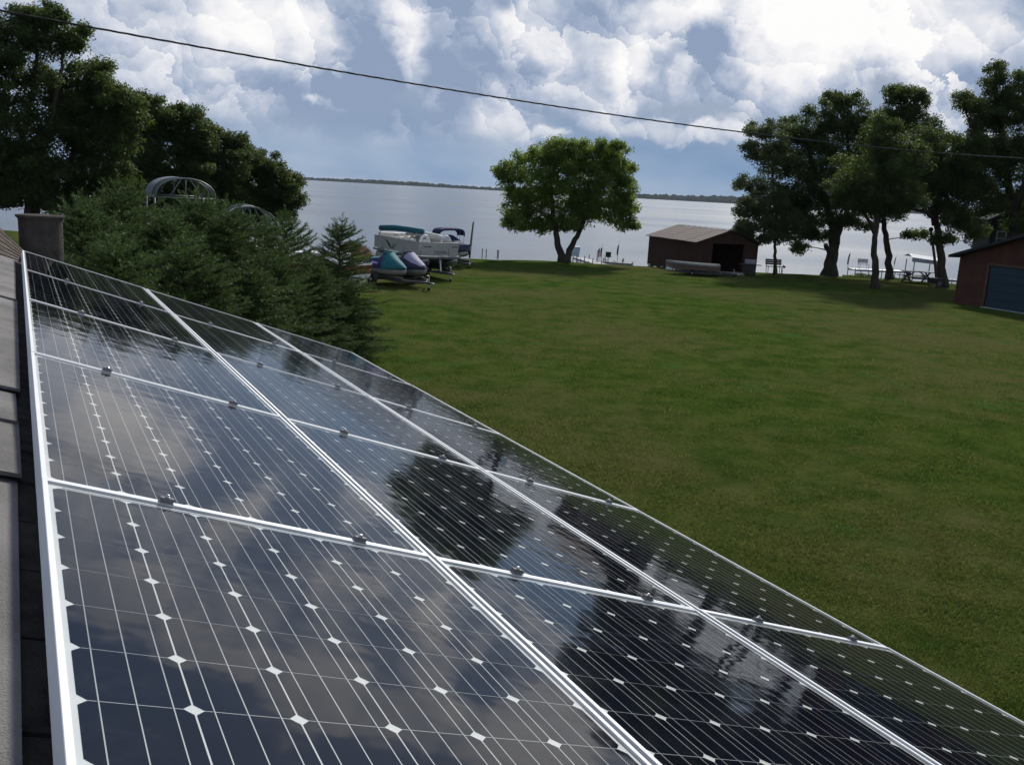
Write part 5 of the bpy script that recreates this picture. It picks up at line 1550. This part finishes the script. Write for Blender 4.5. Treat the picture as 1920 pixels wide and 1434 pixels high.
MB().path([(-0.2, -0.27, 0.86), (0.2, -0.27, 0.86)], 0.016, 6).build('lid_handle', M_GALV, gr)
b = foot(1368, 517, 59.4)
cr_ = thing('lumber_stack', 'low stack of pale lumber on the ground before the boathouse', 'lumber', b, 0.06)
for i in range(7):
    MB().box((rb.uniform(-.1, .1), -0.2 + 0.13 * (i % 4), 0.06 + 0.09 * (i // 4)), (1.7, 0.12, 0.08)).build('plank', M_WOOD, cr_)
b = foot(1254, 506, 60.4)
bk = thing('bucket', 'small pale bucket on its side at the boathouse corner', 'bucket', b, 0.5)
MB().lathe([(0.12, -0.16), (0.15, 0.16), (0.16, 0.17), (0.14, 0.17), (0.11, -0.14)], (0, 0, 0.15), 16, 'x').build('pail', M_WHT, bk, True)
MB().path([(0.16, 0.15 * math.cos(math.pi * i / 8), 0.15 + 0.14 * math.sin(math.pi * i / 8)) for i in range(9)], 0.006, 5).build('handle', M_GALV, bk)

# ================================================================== overhead cable and its poles
M_CAB2 = mat('cable_black', (0.022, 0.022, 0.024), 0.6)
A0, A1 = Vector((-17.0, 14 + 0.703 * (-17 + 7.25), 7.55)), Vector((27.0, 14 + 0.703 * (27 + 7.25), 7.25))
span = A1 - A0
def cable_pt(f):
    s_ = 4 * f * (1 - f)
    q = A0 + span * f
    return Vector((q.x, q.y, q.z - 1.20 * s_))
pc = thing('power_cable', 'black twisted power cable slung across the sky', 'cable', tuple(A0))
sd1 = Vector((-span.y, span.x, 0)).normalized()
N_ = 900
for kk in range(3):
    P = []
    for i in range(N_ + 1):
        q = cable_pt(i / N_) - A0; a = i * 0.42 + kk * 2.094
        P.append(q + sd1 * (0.009 * math.cos(a)) + Vector((0, 0, 0.009 * math.sin(a))))
    MB().path(P, 0.0082 if kk else 0.0065, 5, False).build('strand', M_CAB2, pc, True)
for lab, p in (('wooden utility pole holding the left end of the cable', A0), ('wooden utility pole holding the right end of the cable', A1)):
    z0 = gz(p.x, p.y)
    up_ = thing('utility_pole', lab, 'utility pole', (p.x, p.y, z0), 0, 'utility poles outside the view')
    MB().path([(0, 0.14, -0.5), (0, 0.14, 4), (0, 0.14, p.z - z0 + 0.9)], [0.15, 0.13, 0.10], 12).build('shaft', M_WOOD, up_, True)
    MB().lathe([(0.03, -0.05), (0.045, 0.0), (0.03, 0.05)], (0, 0.02, p.z - z0), 10).build('insulator', M_WHT, up_, True)

# ================================================================== the air over the lake
hz = MB().box((0, 2500, 14.0), (19000, 24000, 44.0)).build('haze', None)
hz.data.materials.clear()
hm = bpy.data.materials.new('haze'); hm.use_nodes = True
hk = G(hm.node_tree)
pv = hk.n('VolumePrincipled')
pv.inputs['Color'].default_value = (0.80, 0.88, 1.0, 1)
pv.inputs['Density'].default_value = 0.00005
ho = hk.n('OutputMaterial'); hk.nt.links.new(pv.outputs[0], ho.inputs['Volume'])
hz.data.materials.append(hm)
tag(hz, 'thin pale haze over the lake', 'haze', kind='stuff')
